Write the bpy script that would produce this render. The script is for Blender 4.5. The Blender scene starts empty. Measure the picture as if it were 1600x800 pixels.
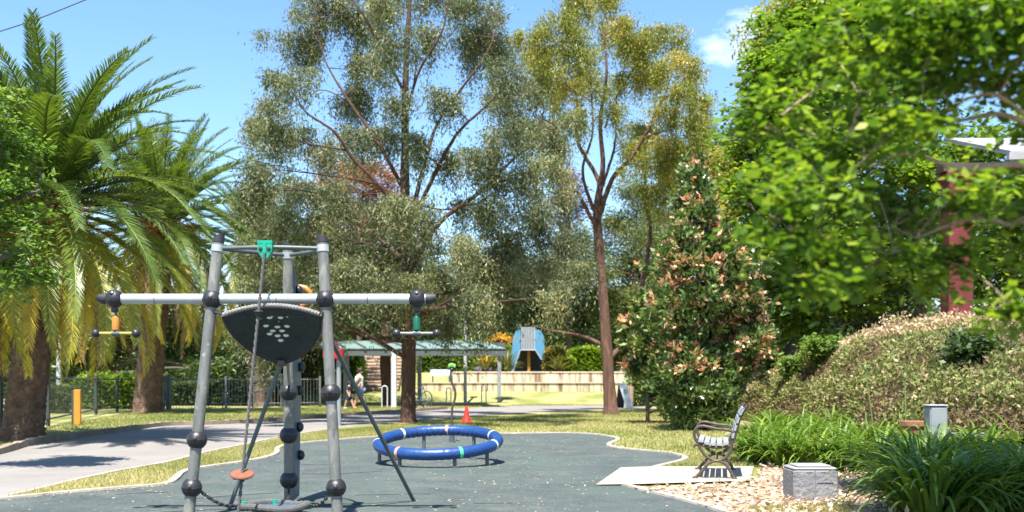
import bpy, bmesh, math, random
import numpy as np
from mathutils import Vector, Matrix
from mathutils.geometry import tessellate_polygon

rng = np.random.default_rng(11)
random.seed(11)
S = bpy.context.scene
COL = S.collection
F, H, YH = 1600.0, 1.15, 595.0          # lens in photo pixels, eye height, horizon row
R = math.radians


def P(px, py, Y):
    return Vector(((px - 800) * Y / F, Y, H + (YH - py) * Y / F))


def GD(py):
    return F * H / (py - YH)


def G(px, py):
    Y = GD(py)
    return ((px - 800) * Y / F, Y)


def sstep(a, b, x):
    t = min(1.0, max(0.0, (x - a) / (b - a)))
    return t * t * (3 - 2 * t)


def gz(x, y):
    z = 0.6 * sstep(47.5, 53, y) * sstep(-30, -14, x)
    z += 1.0 * sstep(53.7, 55.2, y) * sstep(-9.5, -8.3, x)
    return z


# ------------------------------------------------------------------ materials
def nt(m):
    m.use_nodes = True
    t = m.node_tree
    t.nodes.clear()
    return t


def mat(name, c1, c2=None, rough=0.6, scale=8.0, metal=0.0, bump=0.0, bscale=None, spec=0.5,
        stretch=(1, 1, 1), speck=None, coat=0.0, detail=6.0, pos=(0.3, 0.7), blotch=()):
    m = bpy.data.materials.new(name)
    t = nt(m)
    N, L = t.nodes, t.links
    out = N.new('ShaderNodeOutputMaterial')
    b = N.new('ShaderNodeBsdfPrincipled')
    L.new(b.outputs[0], out.inputs[0])
    b.inputs['Roughness'].default_value = rough
    b.inputs['Metallic'].default_value = metal
    b.inputs['Specular IOR Level'].default_value = spec
    b.inputs['Coat Weight'].default_value = coat
    tc = N.new('ShaderNodeTexCoord')
    mp = N.new('ShaderNodeMapping')
    mp.inputs['Scale'].default_value = stretch
    L.new(tc.outputs['Object'], mp.inputs[0])
    n = N.new('ShaderNodeTexNoise')
    n.inputs['Scale'].default_value = scale
    n.inputs['Detail'].default_value = detail
    n.inputs['Roughness'].default_value = 0.65
    L.new(mp.outputs[0], n.inputs['Vector'])
    r = N.new('ShaderNodeValToRGB')
    r.color_ramp.elements[0].position = pos[0]
    r.color_ramp.elements[1].position = pos[1]
    c2 = c2 or tuple(x * 0.75 for x in c1)
    r.color_ramp.elements[0].color = (*c2, 1)
    r.color_ramp.elements[1].color = (*c1, 1)
    L.new(n.outputs['Fac'], r.inputs[0])
    col = r.outputs[0]
    if speck:
        sc, sz, scol = speck
        v = N.new('ShaderNodeTexNoise')
        v.inputs['Scale'].default_value = sc
        v.inputs['Detail'].default_value = 2
        L.new(tc.outputs['Object'], v.inputs['Vector'])
        rr = N.new('ShaderNodeValToRGB')
        rr.color_ramp.elements[0].position = sz
        rr.color_ramp.elements[1].position = sz + 0.06
        L.new(v.outputs['Fac'], rr.inputs[0])
        mx = N.new('ShaderNodeMix')
        mx.data_type = 'RGBA'
        mx.inputs['B'].default_value = (*scol, 1)
        L.new(rr.outputs[0], mx.inputs['Factor'])
        L.new(col, mx.inputs['A'])
        col = mx.outputs['Result']
    for (bsc, blo, bhi, bcol) in blotch:      # stains, fading and wear with a shape of their own
        v = N.new('ShaderNodeTexNoise')
        v.inputs['Scale'].default_value = bsc
        v.inputs['Detail'].default_value = 7
        v.inputs['Roughness'].default_value = 0.7
        v.inputs['Distortion'].default_value = 0.6
        L.new(mp.outputs[0], v.inputs['Vector'])
        rr = N.new('ShaderNodeMapRange')
        rr.inputs['From Min'].default_value = blo
        rr.inputs['From Max'].default_value = bhi
        L.new(v.outputs['Fac'], rr.inputs['Value'])
        mx = N.new('ShaderNodeMix')
        mx.data_type = 'RGBA'
        mx.inputs['B'].default_value = (*bcol, 1)
        L.new(rr.outputs[0], mx.inputs['Factor'])
        L.new(col, mx.inputs['A'])
        col = mx.outputs['Result']
    L.new(col, b.inputs['Base Color'])
    if bump:
        n2 = N.new('ShaderNodeTexNoise')
        n2.inputs['Scale'].default_value = bscale or scale * 3
        n2.inputs['Detail'].default_value = 5
        L.new(mp.outputs[0], n2.inputs['Vector'])
        bp = N.new('ShaderNodeBump')
        bp.inputs['Strength'].default_value = bump
        bp.inputs['Distance'].default_value = 0.03
        L.new(n2.outputs['Fac'], bp.inputs['Height'])
        L.new(bp.outputs[0], b.inputs['Normal'])
    return m


def leafmat(name, cols, transl=0.35, rough=0.45, spec=0.5, tcol=(1.25, 1.3, 0.55)):
    m = bpy.data.materials.new(name)
    t = nt(m)
    N, L = t.nodes, t.links
    out = N.new('ShaderNodeOutputMaterial')
    a = N.new('ShaderNodeAttribute')
    a.attribute_name = 'tone'
    r = N.new('ShaderNodeValToRGB')
    while len(r.color_ramp.elements) < len(cols):
        r.color_ramp.elements.new(0.5)
    for e, (p, c) in zip(r.color_ramp.elements, cols):
        e.position = p
    for e, (p, c) in zip(r.color_ramp.elements, cols):
        e.color = (*c, 1)
    L.new(a.outputs['Fac'], r.inputs[0])
    b = N.new('ShaderNodeBsdfPrincipled')
    b.inputs['Roughness'].default_value = rough
    b.inputs['Specular IOR Level'].default_value = spec
    L.new(r.outputs[0], b.inputs['Base Color'])
    tr = N.new('ShaderNodeBsdfTranslucent')
    mu = N.new('ShaderNodeMix')
    mu.data_type = 'RGBA'
    mu.blend_type = 'MULTIPLY'
    mu.inputs['Factor'].default_value = 1
    mu.inputs['B'].default_value = (*tcol, 1)
    L.new(r.outputs[0], mu.inputs['A'])
    L.new(mu.outputs['Result'], tr.inputs[0])
    mx = N.new('ShaderNodeMixShader')
    mx.inputs[0].default_value = transl
    L.new(b.outputs[0], mx.inputs[1])
    L.new(tr.outputs[0], mx.inputs[2])
    L.new(mx.outputs[0], out.inputs[0])
    return m


def ground_mat():
    m = bpy.data.materials.new('lawn')
    t = nt(m)
    N, L = t.nodes, t.links
    out = N.new('ShaderNodeOutputMaterial')
    b = N.new('ShaderNodeBsdfPrincipled')
    b.inputs['Roughness'].default_value = 0.9
    b.inputs['Specular IOR Level'].default_value = 0.15
    L.new(b.outputs[0], out.inputs[0])
    tc = N.new('ShaderNodeTexCoord')

    def noise(sc, det=5):
        n = N.new('ShaderNodeTexNoise')
        n.inputs['Scale'].default_value = sc
        n.inputs['Detail'].default_value = det
        L.new(tc.outputs['Object'], n.inputs['Vector'])
        return n.outputs['Fac']

    def ramp(f, p0, c0, p1, c1):
        r = N.new('ShaderNodeValToRGB')
        r.color_ramp.elements[0].position = p0
        r.color_ramp.elements[1].position = p1
        r.color_ramp.elements[0].color = (*c0, 1)
        r.color_ramp.elements[1].color = (*c1, 1)
        L.new(f, r.inputs[0])
        return r.outputs[0]

    def mix(f, a, c):
        x = N.new('ShaderNodeMix')
        x.data_type = 'RGBA'
        L.new(f, x.inputs['Factor'])
        L.new(a, x.inputs['A'])
        L.new(c, x.inputs['B'])
        return x.outputs['Result']
    green = ramp(noise(6), 0.3, (0.14, 0.17, 0.042), 0.7, (0.22, 0.24, 0.075))
    straw = ramp(noise(9), 0.3, (0.30, 0.27, 0.115), 0.7, (0.42, 0.37, 0.18))
    k = ramp(noise(0.55, 6), 0.38, (0, 0, 0), 0.62, (1, 1, 1))
    c = mix(k, green, straw)
    fine = ramp(noise(70, 3), 0.25, (0.62, 0.62, 0.6), 0.75, (1.25, 1.25, 1.2))
    mu = N.new('ShaderNodeMix')
    mu.data_type = 'RGBA'
    mu.blend_type = 'MULTIPLY'
    mu.inputs['Factor'].default_value = 1
    L.new(c, mu.inputs['A'])
    L.new(fine, mu.inputs['B'])
    L.new(mu.outputs['Result'], b.inputs['Base Color'])
    bp = N.new('ShaderNodeBump')
    bp.inputs['Strength'].default_value = 0.6
    bp.inputs['Distance'].default_value = 0.04
    L.new(noise(45, 4), bp.inputs['Height'])
    L.new(bp.outputs[0], b.inputs['Normal'])
    return m


M = {}
M['lawn'] = ground_mat()
M['rubber'] = mat('rubber', (0.090, 0.107, 0.101), (0.050, 0.063, 0.063), 0.85, 1.1, bump=0.5, bscale=130,
                  speck=(42, 0.62, (0.15, 0.165, 0.15)), spec=0.25,
                  blotch=((0.55, 0.50, 0.80, (0.065, 0.105, 0.085)), (1.7, 0.54, 0.80, (0.145, 0.14, 0.12)), (5, 0.60, 0.80, (0.03, 0.038, 0.038))))
M['seam'] = mat('seam', (0.025, 0.04, 0.038), None, 0.9)
M['asphalt'] = mat('asphalt', (0.245, 0.226, 0.208), (0.19, 0.175, 0.16), 0.9, 0.8, bump=0.4, bscale=110,
                   speck=(70, 0.64, (0.30, 0.285, 0.27)), spec=0.2, blotch=((0.5, 0.55, 0.85, (0.26, 0.24, 0.22)), (3, 0.62, 0.8, (0.11, 0.10, 0.10))))
M['edging'] = mat('edging', (0.44, 0.39, 0.33), (0.28, 0.24, 0.19), 0.9, 3, bump=0.4, blotch=((2.5, .52, .72, (.20, .165, .115)),))
M['kerb'] = mat('kerb', (0.30, 0.25, 0.19), (0.16, 0.12, 0.085), 0.9, 3, bump=0.5)
M['slab'] = mat('slab', (0.40, 0.33, 0.265), (0.32, 0.26, 0.21), 0.85, 1.5, bump=0.3, bscale=60, speck=(50, 0.66, (0.46, 0.38, 0.31)), blotch=((1.6, 0.52, 0.8, (0.25, 0.195, 0.15)), (6, .6, .8, (.2, .16, .125))))
M['mulch'] = mat('mulch', (0.44, 0.32, 0.21), (0.24, 0.16, 0.105), 0.95, 14, bump=0.9, bscale=40)
M['soil'] = mat('soil', (0.15, 0.095, 0.06), (0.07, 0.045, 0.03), 0.95, 5, bump=0.8, bscale=25)
M['steel'] = mat('steel', (0.22, 0.22, 0.20), (0.12, 0.118, 0.108), 0.52, 9, metal=0.35, bump=0.08, bscale=60,
                 stretch=(1, 1, 0.35), speck=(13, 0.66, (0.36, 0.35, 0.32)), blotch=((5, 0.50, 0.72, (0.36, 0.34, 0.29)), (14, 0.57, 0.72, (0.06, 0.053, 0.046))))
M['alu'] = mat('alu', (0.52, 0.53, 0.53), (0.42, 0.43, 0.43), 0.42, 6, metal=0.5, bump=0.04)
M['darksteel'] = mat('darksteel', (0.11, 0.13, 0.13), (0.07, 0.085, 0.085), 0.5, 7, metal=0.2)
M['blackplastic'] = mat('blackplastic', (0.026, 0.025, 0.028), (0.014, 0.0135, 0.016), 0.42, 9, bump=0.1, bscale=50)
M['membrane'] = mat('membrane', (0.026, 0.034, 0.036), (0.015, 0.02, 0.022), 0.6, 6, bump=0.15)
M['cap'] = mat('cap', (0.03, 0.029, 0.034), (0.018, 0.017, 0.02), 0.6, 6)
M['wrap'] = mat('wrap', (0.27, 0.25, 0.235), (0.15, 0.14, 0.13), 0.85, 30, bump=0.3)
M['rope'] = mat('rope', (0.13, 0.125, 0.12), (0.06, 0.06, 0.06), 0.85, 60, bump=0.4)
M['pulley'] = mat('pulley', (0.0, 0.33, 0.20), (0.0, 0.24, 0.14), 0.4, 5, coat=0.2)
M['greenplastic'] = mat('greenplastic', (0.0, 0.11, 0.06), (0.0, 0.075, 0.045), 0.45, 5)
M['orangeplastic'] = mat('orangeplastic', (0.48, 0.19, 0.02), (0.36, 0.14, 0.015), 0.45, 5)
M['footdisc'] = mat('footdisc', (0.25, 0.095, 0.045), (0.15, 0.055, 0.03), 0.6, 9)
M['yellow'] = mat('yellow', (0.42, 0.34, 0.05), (0.30, 0.245, 0.05), 0.5, 12)
M['panelblue'] = mat('panelblue', (0.055, 0.105, 0.15), (0.04, 0.08, 0.12), 0.45, 4)
M['ringblue'] = mat('ringblue', (0.011, 0.055, 0.20), (0.007, 0.038, 0.145), 0.4, 9, bump=0.15, bscale=26, coat=0.1, blotch=((5, 0.58, 0.8, (0.03, 0.10, 0.28)), (18, 0.64, 0.8, (0.012, 0.03, 0.10))))
M['whitepaint'] = mat('whitepaint', (0.74, 0.72, 0.68), (0.6, 0.58, 0.54), 0.5, 8)
M['peach'] = mat('peach', (0.62, 0.33, 0.2), (0.5, 0.27, 0.17), 0.5, 8)
M['limeband'] = mat('limeband', (0.08, 0.62, 0.22), (0.06, 0.5, 0.18), 0.5, 8)
M['iron'] = mat('iron', (0.10, 0.075, 0.06), (0.055, 0.04, 0.032), 0.55, 12, metal=0.25, bump=0.2)
M['slat'] = mat('slat', (0.30, 0.33, 0.36), (0.20, 0.225, 0.25), 0.55, 7, stretch=(1, 1, 1), bump=0.15)
M['stoneblock'] = mat('stoneblock', (0.23, 0.225, 0.235), (0.16, 0.157, 0.167), 0.85, 5, bump=0.6, bscale=28, blotch=((4, 0.55, 0.75, (0.26, 0.24, 0.225)), (9, .6, .8, (.07, .068, .07))))
M['stonelid'] = mat('stonelid', (0.30, 0.29, 0.29), (0.20, 0.195, 0.20), 0.85, 7, bump=0.3)
M['cone'] = mat('cone', (0.55, 0.03, 0.018), (0.45, 0.025, 0.014), 0.5, 6)
M['red'] = mat('red', (0.50, 0.012, 0.02), (0.40, 0.01, 0.015), 0.4, 6)
M['greypost'] = mat('greypost', (0.27, 0.29, 0.30), (0.20, 0.22, 0.23), 0.5, 5)
M['lightpost'] = mat('lightpost', (0.50, 0.52, 0.53), (0.40, 0.42, 0.43), 0.5, 5)
M['roofsheet'] = mat('roofsheet', (0.19, 0.27, 0.235), (0.14, 0.205, 0.18), 0.4, 2, stretch=(3, 0.3, 1))
M['fascia'] = mat('fascia', (0.10, 0.12, 0.115), (0.055, 0.068, 0.066), 0.6, 30)
M['wall'] = mat('wall', (0.62, 0.51, 0.35), (0.17, 0.115, 0.07), 0.9, 1.9, bump=0.3, bscale=30, pos=(0.38, 0.54), stretch=(2.2, 2.2, 0.18))
M['coping'] = mat('coping', (0.52, 0.46, 0.36), (0.42, 0.36, 0.28), 0.85, 4, bump=0.2)
M['step'] = mat('step', (0.55, 0.44, 0.34), (0.44, 0.34, 0.26), 0.9, 3, bump=0.2)
M['riser'] = mat('riser', (0.38, 0.275, 0.20), (0.30, 0.21, 0.15), 0.9, 3, bump=0.2)
M['slideblue'] = mat('slideblue', (0.09, 0.27, 0.42), (0.07, 0.22, 0.36), 0.45, 3)
M['slidegrey'] = mat('slidegrey', (0.42, 0.45, 0.48), (0.33, 0.36, 0.39), 0.5, 4)
M['slidedark'] = mat('slidedark', (0.05, 0.055, 0.06), None, 0.6, 4)
M['woodpost'] = mat('woodpost', (0.55, 0.24, 0.02), (0.42, 0.18, 0.02), 0.6, 5)
M['benchwhite'] = mat('benchwhite', (0.30, 0.40, 0.47), (0.25, 0.34, 0.4), 0.5, 3)
M['signwhite'] = mat('signwhite', (0.75, 0.77, 0.8), (0.68, 0.7, 0.73), 0.5, 3)
M['fence'] = mat('fence', (0.14, 0.16, 0.155), (0.10, 0.115, 0.11), 0.55, 6)
M['fencedark'] = mat('fencedark', (0.05, 0.06, 0.06), (0.035, 0.042, 0.042), 0.6, 6)
M['brickred'] = mat('brickred', (0.16, 0.015, 0.018), (0.10, 0.010, 0.012), 0.7, 6, bump=0.3, blotch=((3, .55, .8, (.23, .05, .045)),))
M['roofgrey'] = mat('roofgrey', (0.34, 0.34, 0.35), (0.25, 0.25, 0.265), 0.6, 3)
M['timber'] = mat('timber', (0.20, 0.19, 0.19), (0.12, 0.115, 0.115), 0.85, 5, bump=0.3, stretch=(1, 1, 4))
M['terracotta'] = mat('terracotta', (0.30, 0.13, 0.07), (0.22, 0.09, 0.05), 0.8, 6, bump=0.2)
M['leafplastic'] = mat('leafplastic', (0.20, 0.42, 0.08), (0.15, 0.33, 0.06), 0.5, 6)
M['stalk'] = mat('stalk', (0.14, 0.22, 0.05), (0.10, 0.17, 0.035), 0.5, 8)
M['wire'] = mat('wire', (0.03, 0.03, 0.03), None, 0.6)
M['glass'] = mat('glass', (0.10, 0.16, 0.24), (0.07, 0.12, 0.19), 0.08, 2)
# bark
M['bark_dark'] = mat('bark_dark', (0.135, 0.068, 0.042), (0.04, 0.022, 0.017), 0.95, 9, bump=1.0, bscale=20, stretch=(2.4, 2.4, 0.35))
M['bark_red'] = mat('bark_red', (0.17, 0.085, 0.055), (0.05, 0.028, 0.02), 0.9, 5, bump=1.0, bscale=14, stretch=(2.4, 2.4, 0.3), blotch=((3, 0.56, 0.75, (0.30, 0.17, 0.11)),))
M['bark_pale'] = mat('bark_pale', (0.48, 0.33, 0.22), (0.27, 0.17, 0.11), 0.85, 4, bump=0.4, stretch=(2, 2, 0.6))
M['bark_grey'] = mat('bark_grey', (0.15, 0.12, 0.10), (0.07, 0.055, 0.045), 0.9, 7, bump=0.7, stretch=(2, 2, 0.4))
M['bark_palm'] = mat('bark_palm', (0.19, 0.115, 0.07), (0.055, 0.033, 0.023), 0.95, 7, bump=1.0, bscale=16, blotch=((5, .55, .72, (.30, .21, .14)),))
# leaves
M['gum_leaf'] = leafmat('gum_leaf', [(0, (0.06, 0.078, 0.04)), (0.45, (0.15, 0.175, 0.085)), (0.75, (0.27, 0.28, 0.135)), (1, (0.38, 0.31, 0.15))], 0.36, 0.5, 0.4, (1.2, 1.2, 0.65))
M['gum2_leaf'] = leafmat('gum2_leaf', [(0, (0.10, 0.13, 0.028)), (0.4, (0.25, 0.265, 0.05)), (0.75, (0.44, 0.38, 0.07)), (1, (0.60, 0.37, 0.08))], 0.42, 0.45)
M['maple_leaf'] = leafmat('maple_leaf', [(0, (0.035, 0.08, 0.012)), (0.4, (0.115, 0.205, 0.02)), (0.75, (0.22, 0.32, 0.03)), (1, (0.40, 0.45, 0.055))], 0.48, 0.45, 0.35)
M['shrub_leaf'] = leafmat('shrub_leaf', [(0, (0.07, 0.14, 0.03)), (0.5, (0.15, 0.24, 0.05)), (1, (0.27, 0.34, 0.085))], 0.45, 0.5, 0.25)
M['lime_leaf'] = leafmat('lime_leaf', [(0, (0.10, 0.17, 0.014)), (0.5, (0.19, 0.29, 0.02)), (1, (0.34, 0.38, 0.035))], 0.4, 0.45)
M['dark_leaf'] = leafmat('dark_leaf', [(0, (0.03, 0.055, 0.018)), (0.5, (0.065, 0.105, 0.03)), (1, (0.14, 0.18, 0.05))], 0.36, 0.45)
M['olive_leaf'] = leafmat('olive_leaf', [(0, (0.065, 0.09, 0.025)), (0.5, (0.12, 0.15, 0.04)), (1, (0.22, 0.22, 0.06))], 0.38, 0.5)
M['flame_leaf'] = leafmat('flame_leaf', [(0, (0.14, 0.12, 0.04)), (0.5, (0.36, 0.16, 0.06)), (1, (0.50, 0.22, 0.09))], 0.35, 0.5, 0.4, (1, 1, 1))
M['purple_leaf'] = leafmat('purple_leaf', [(0, (0.14, 0.14, 0.17)), (0.5, (0.27, 0.23, 0.38)), (1, (0.36, 0.30, 0.46))], 0.35, 0.5, 0.4, (1, 1, 1))
M['magnolia_leaf'] = leafmat('magnolia_leaf', [(0, (0.036, 0.07, 0.018)), (0.4, (0.12, 0.19, 0.042)), (0.62, (0.25, 0.31, 0.09)), (0.72, (0.74, 0.50, 0.31)), (1, (0.85, 0.33, 0.19))], 0.3, 0.3, 0.6, (1, 1, 0.7))
M['palm_leaf'] = leafmat('palm_leaf', [(0, (0.05, 0.10, 0.022)), (0.4, (0.13, 0.195, 0.035)), (0.62, (0.32, 0.32, 0.045)), (1, (0.62, 0.48, 0.07))], 0.42, 0.38, 0.5, (1.3, 1.2, 0.4))
M['palm_dead'] = leafmat('palm_dead', [(0, (0.13, 0.075, 0.035)), (0.5, (0.25, 0.16, 0.08)), (1, (0.38, 0.28, 0.15))], 0.25, 0.7, 0.3, (1, 1, 1))
M['palm_fruit'] = leafmat('palm_fruit', [(0, (0.30, 0.10, 0.03)), (1, (0.50, 0.22, 0.05))], 0.1, 0.5, 0.4, (1, 1, 1))
M['strap_leaf'] = leafmat('strap_leaf', [(0, (0.05, 0.105, 0.018)), (0.5, (0.115, 0.20, 0.028)), (1, (0.25, 0.33, 0.05))], 0.33, 0.42, 0.35, (1.2, 1.25, 0.5))
M['spiky_leaf'] = leafmat('spiky_leaf', [(0, (0.06, 0.09, 0.02)), (0.6, (0.17, 0.17, 0.04)), (0.8, (0.45, 0.30, 0.04)), (1, (0.6, 0.36, 0.04))], 0.3, 0.4, 0.5, (1.1, 1, 0.6))
M['flowers'] = leafmat('flowers', [(0, (0.60, 0.36, 0.02)), (0.7, (0.7, 0.42, 0.03)), (1, (0.75, 0.2, 0.03))], 0.3, 0.6, 0.3, (1, 1, 1))
M['dry_leaf'] = leafmat('dry_leaf', [(0, (0.12, 0.085, 0.05)), (0.3, (0.26, 0.185, 0.10)), (0.5, (0.16, 0.20, 0.055)), (0.7, (0.25, 0.28, 0.08)), (0.85, (0.50, 0.37, 0.22)), (1, (0.64, 0.48, 0.32))], 0.35, 0.6, 0.3, (1, 1, 0.9))
M['litter'] = leafmat('litter', [(0, (0.24, 0.155, 0.10)), (0.4, (0.47, 0.34, 0.225)), (1, (0.70, 0.57, 0.42))], 0.15, 0.7, 0.3, (1, 1, 1))
M['fleck'] = leafmat('fleck', [(0, (0.20, 0.17, 0.09)), (0.5, (0.36, 0.33, 0.22)), (1, (0.45, 0.27, 0.16))], 0.1, 0.7, 0.3, (1, 1, 1))
M['grass'] = leafmat('grass', [(0, (0.12, 0.165, 0.03)), (0.45, (0.23, 0.25, 0.06)), (0.75, (0.39, 0.36, 0.14)), (1, (0.52, 0.45, 0.23))], 0.35, 0.5, 0.4, (1.1, 1.1, 0.65))
# people
M['skin'] = mat('skin', (0.52, 0.29, 0.20), (0.46, 0.25, 0.17), 0.55, 8)
M['hair'] = mat('hair', (0.03, 0.02, 0.016), None, 0.6, 20)
M['whitecloth'] = mat('whitecloth', (0.74, 0.74, 0.76), (0.66, 0.66, 0.69), 0.9, 14, bump=0.3)
M['navycloth'] = mat('navycloth', (0.025, 0.035, 0.085), (0.018, 0.025, 0.06), 0.9, 14, bump=0.3)
M['denim'] = mat('denim', (0.12, 0.24, 0.50), (0.09, 0.19, 0.42), 0.9, 14, bump=0.3)
M['orangecloth'] = mat('orangecloth', (0.55, 0.16, 0.07), (0.48, 0.13, 0.06), 0.9, 14)
M['bagdark'] = mat('bagdark', (0.05, 0.055, 0.07), None, 0.8, 12)

# ------------------------------------------------------------------ mesh helpers
ORG = {}


def tag(o, label=None, cat=None, group=None, kind=None):
    if label:
        o['label'] = label
    if cat:
        o['category'] = cat
    if group:
        o['group'] = group
    if kind:
        o['kind'] = kind
    return o


def thing(name, label, cat, loc=(0, 0, 0), group=None):
    o = bpy.data.objects.new(name, None)
    o.empty_display_size = 0.2
    COL.objects.link(o)
    o.location = loc
    ORG[o.name] = Vector(loc)
    return tag(o, label, cat, group)


def link_mesh(me, name, m, parent):
    me.materials.append(M[m] if isinstance(m, str) else m)
    o = bpy.data.objects.new(name, me)
    COL.objects.link(o)
    if parent is not None:
        o.parent = parent
        ORG[o.name] = ORG[parent.name]
    return o


class MB:
    def __init__(s):
        s.v = []
        s.f = []

    def add(s, vs, fs):
        k = len(s.v)
        s.v += [tuple(x) for x in vs]
        s.f += [tuple(i + k for i in f) for f in fs]
        return s

    def box(s, a, b, rz=0.0, c=None, bev=0.0):
        x0, y0, z0 = a
        x1, y1, z1 = b
        if bev > 0:
            q = bev
            prof = [(x0 + q, y0), (x1 - q, y0), (x1, y0 + q), (x1, y1 - q), (x1 - q, y1), (x0 + q, y1), (x0, y1 - q), (x0, y0 + q)]
            cx, cy = (x0 + x1) / 2, (y0 + y1) / 2
            rings = []
            for (zz, sh) in ((z0, q), (z0 + q, 0), (z1 - q, 0), (z1, q)):
                rings.append([(cx + (px - cx) * (1 - sh / max(1e-6, (x1 - x0) / 2)), cy + (py - cy) * (1 - sh / max(1e-6, (y1 - y0) / 2)), zz) for px, py in prof])
            vs = [p for r_ in rings for p in r_]
            fs = [tuple(reversed(range(8))), tuple(range(24, 32))]
            for i in range(3):
                for j in range(8):
                    fs.append((i * 8 + j, i * 8 + (j + 1) % 8, (i + 1) * 8 + (j + 1) % 8, (i + 1) * 8 + j))
        else:
            vs = [(x0, y0, z0), (x1, y0, z0), (x1, y1, z0), (x0, y1, z0), (x0, y0, z1), (x1, y0, z1), (x1, y1, z1), (x0, y1, z1)]
            fs = [(0, 3, 2, 1), (4, 5, 6, 7), (0, 1, 5, 4), (1, 2, 6, 5), (2, 3, 7, 6), (3, 0, 4, 7)]
        if rz:
            c = c or ((x0 + x1) / 2, (y0 + y1) / 2)
            cs, sn = math.cos(rz), math.sin(rz)
            vs = [(c[0] + (x - c[0]) * cs - (y - c[1]) * sn, c[1] + (x - c[0]) * sn + (y - c[1]) * cs, z) for x, y, z in vs]
        return s.add(vs, fs)

    def tube(s, pts, rad, n=10, closed=False, cap=True, sx=1.0, jit=0.0):
        pts = [Vector(p) for p in pts]
        m = len(pts)
        if not hasattr(rad, '__len__'):
            rad = [rad] * m
        vs, fs = [], []
        ref = None
        for i in range(m):
            if closed:
                d = pts[(i + 1) % m] - pts[i - 1]
            else:
                d = pts[min(i + 1, m - 1)] - pts[max(i - 1, 0)]
            d.normalize()
            if ref is None:
                ref = Vector((0, 0, 1)) if abs(d.z) < 0.9 else Vector((1, 0, 0))
            u = ref - d * ref.dot(d)
            if u.length < 1e-4:
                u = d.orthogonal()
            u.normalize()
            ref = u
            w = d.cross(u)
            for j in range(n):
                a = 2 * math.pi * j / n
                rr = rad[i] * (1 + (random.uniform(-jit, jit) if jit else 0))
                vs.append(pts[i] + u * (math.cos(a) * rr * sx) + w * (math.sin(a) * rr))
        for i in range(m if closed else m - 1):
            for j in range(n):
                a, b = i * n + j, i * n + (j + 1) % n
                k = ((i + 1) % m) * n
                fs.append((a, b, k + (j + 1) % n, k + j))
        if cap and not closed:
            fs.append(tuple(reversed(range(n))))
            fs.append(tuple(range((m - 1) * n, m * n)))
        return s.add(vs, fs)

    def sphere(s, c, r, nu=16, nv=10, sc=(1, 1, 1)):
        vs = [(c[0], c[1], c[2] - r * sc[2])]
        for i in range(1, nv):
            t = -math.pi / 2 + math.pi * i / nv
            for j in range(nu):
                a = 2 * math.pi * j / nu
                vs.append((c[0] + r * sc[0] * math.cos(t) * math.cos(a), c[1] + r * sc[1] * math.cos(t) * math.sin(a), c[2] + r * sc[2] * math.sin(t)))
        vs.append((c[0], c[1], c[2] + r * sc[2]))
        top = len(vs) - 1
        fs = []
        for j in range(nu):
            fs.append((0, 1 + (j + 1) % nu, 1 + j))
            k = 1 + (nv - 2) * nu
            fs.append((k + j, k + (j + 1) % nu, top))
        for i in range(nv - 2):
            for j in range(nu):
                a = 1 + i * nu
                fs.append((a + j, a + (j + 1) % nu, a + nu + (j + 1) % nu, a + nu + j))
        return s.add(vs, fs)

    def lathe(s, c, prof, n=20, axis=None):
        vs, fs = [], []
        q = None
        if axis is not None:
            q = Vector((0, 0, 1)).rotation_difference(Vector(axis).normalized())
        for r, z in prof:
            for j in range(n):
                a = 2 * math.pi * j / n
                v = Vector((r * math.cos(a), r * math.sin(a), z))
                if q:
                    v = q @ v
                vs.append(v + Vector(c))
        for i in range(len(prof) - 1):
            for j in range(n):
                fs.append((i * n + j, i * n + (j + 1) % n, (i + 1) * n + (j + 1) % n, (i + 1) * n + j))
        fs.append(tuple(reversed(range(n))))
        fs.append(tuple(range((len(prof) - 1) * n, len(prof) * n)))
        return s.add(vs, fs)

    def prism(s, poly, off):
        """poly: 3-D outline, off: extrusion vector"""
        n = len(poly)
        off = Vector(off)
        a = [Vector(p) for p in poly]
        tris = tessellate_polygon([a])
        vs = a + [p + off for p in a]
        fs = [tuple(t) for t in tris] + [tuple(i + n for i in reversed(t)) for t in tris]
        for i in range(n):
            j = (i + 1) % n
            fs.append((i, j, j + n, i + n))
        return s.add(vs, fs)

    def sheet(s, poly, z):
        a = [Vector((x, y, z)) for x, y in poly]
        fs = []
        for t in tessellate_polygon([a]):
            n = (a[t[1]] - a[t[0]]).cross(a[t[2]] - a[t[0]])
            fs.append(tuple(t) if n.z > 0 else tuple(reversed(t)))
        return s.add(a, fs)

    def ribbon(s, pts, w, z0, z1, off=0.0, jit=0.0):
        """raised strip along a ground polyline"""
        m = len(pts)
        vs, fs = [], []
        for i in range(m):
            a, b = pts[max(i - 1, 0)], pts[min(i + 1, m - 1)]
            d = Vector((b[0] - a[0], b[1] - a[1]))
            d.normalize()
            nx, ny = -d.y, d.x
            x, y = pts[i]
            k = random.uniform(-jit, jit) if jit else 0
            for (o, z) in ((off - w / 2, z0), (off - w / 2 + .01, z1 + k), (off + w / 2 - .01, z1 + k), (off + w / 2, z0)):
                vs.append((x + nx * o, y + ny * o, z))
        for i in range(m - 1):
            for j in range(3):
                fs.append((i * 4 + j + 1, i * 4 + j, i * 4 + 4 + j, i * 4 + 5 + j))
        fs.append((0, 1, 2, 3))
        e = (m - 1) * 4
        fs.append((e + 3, e + 2, e + 1, e))
        return s.add(vs, fs)

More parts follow.
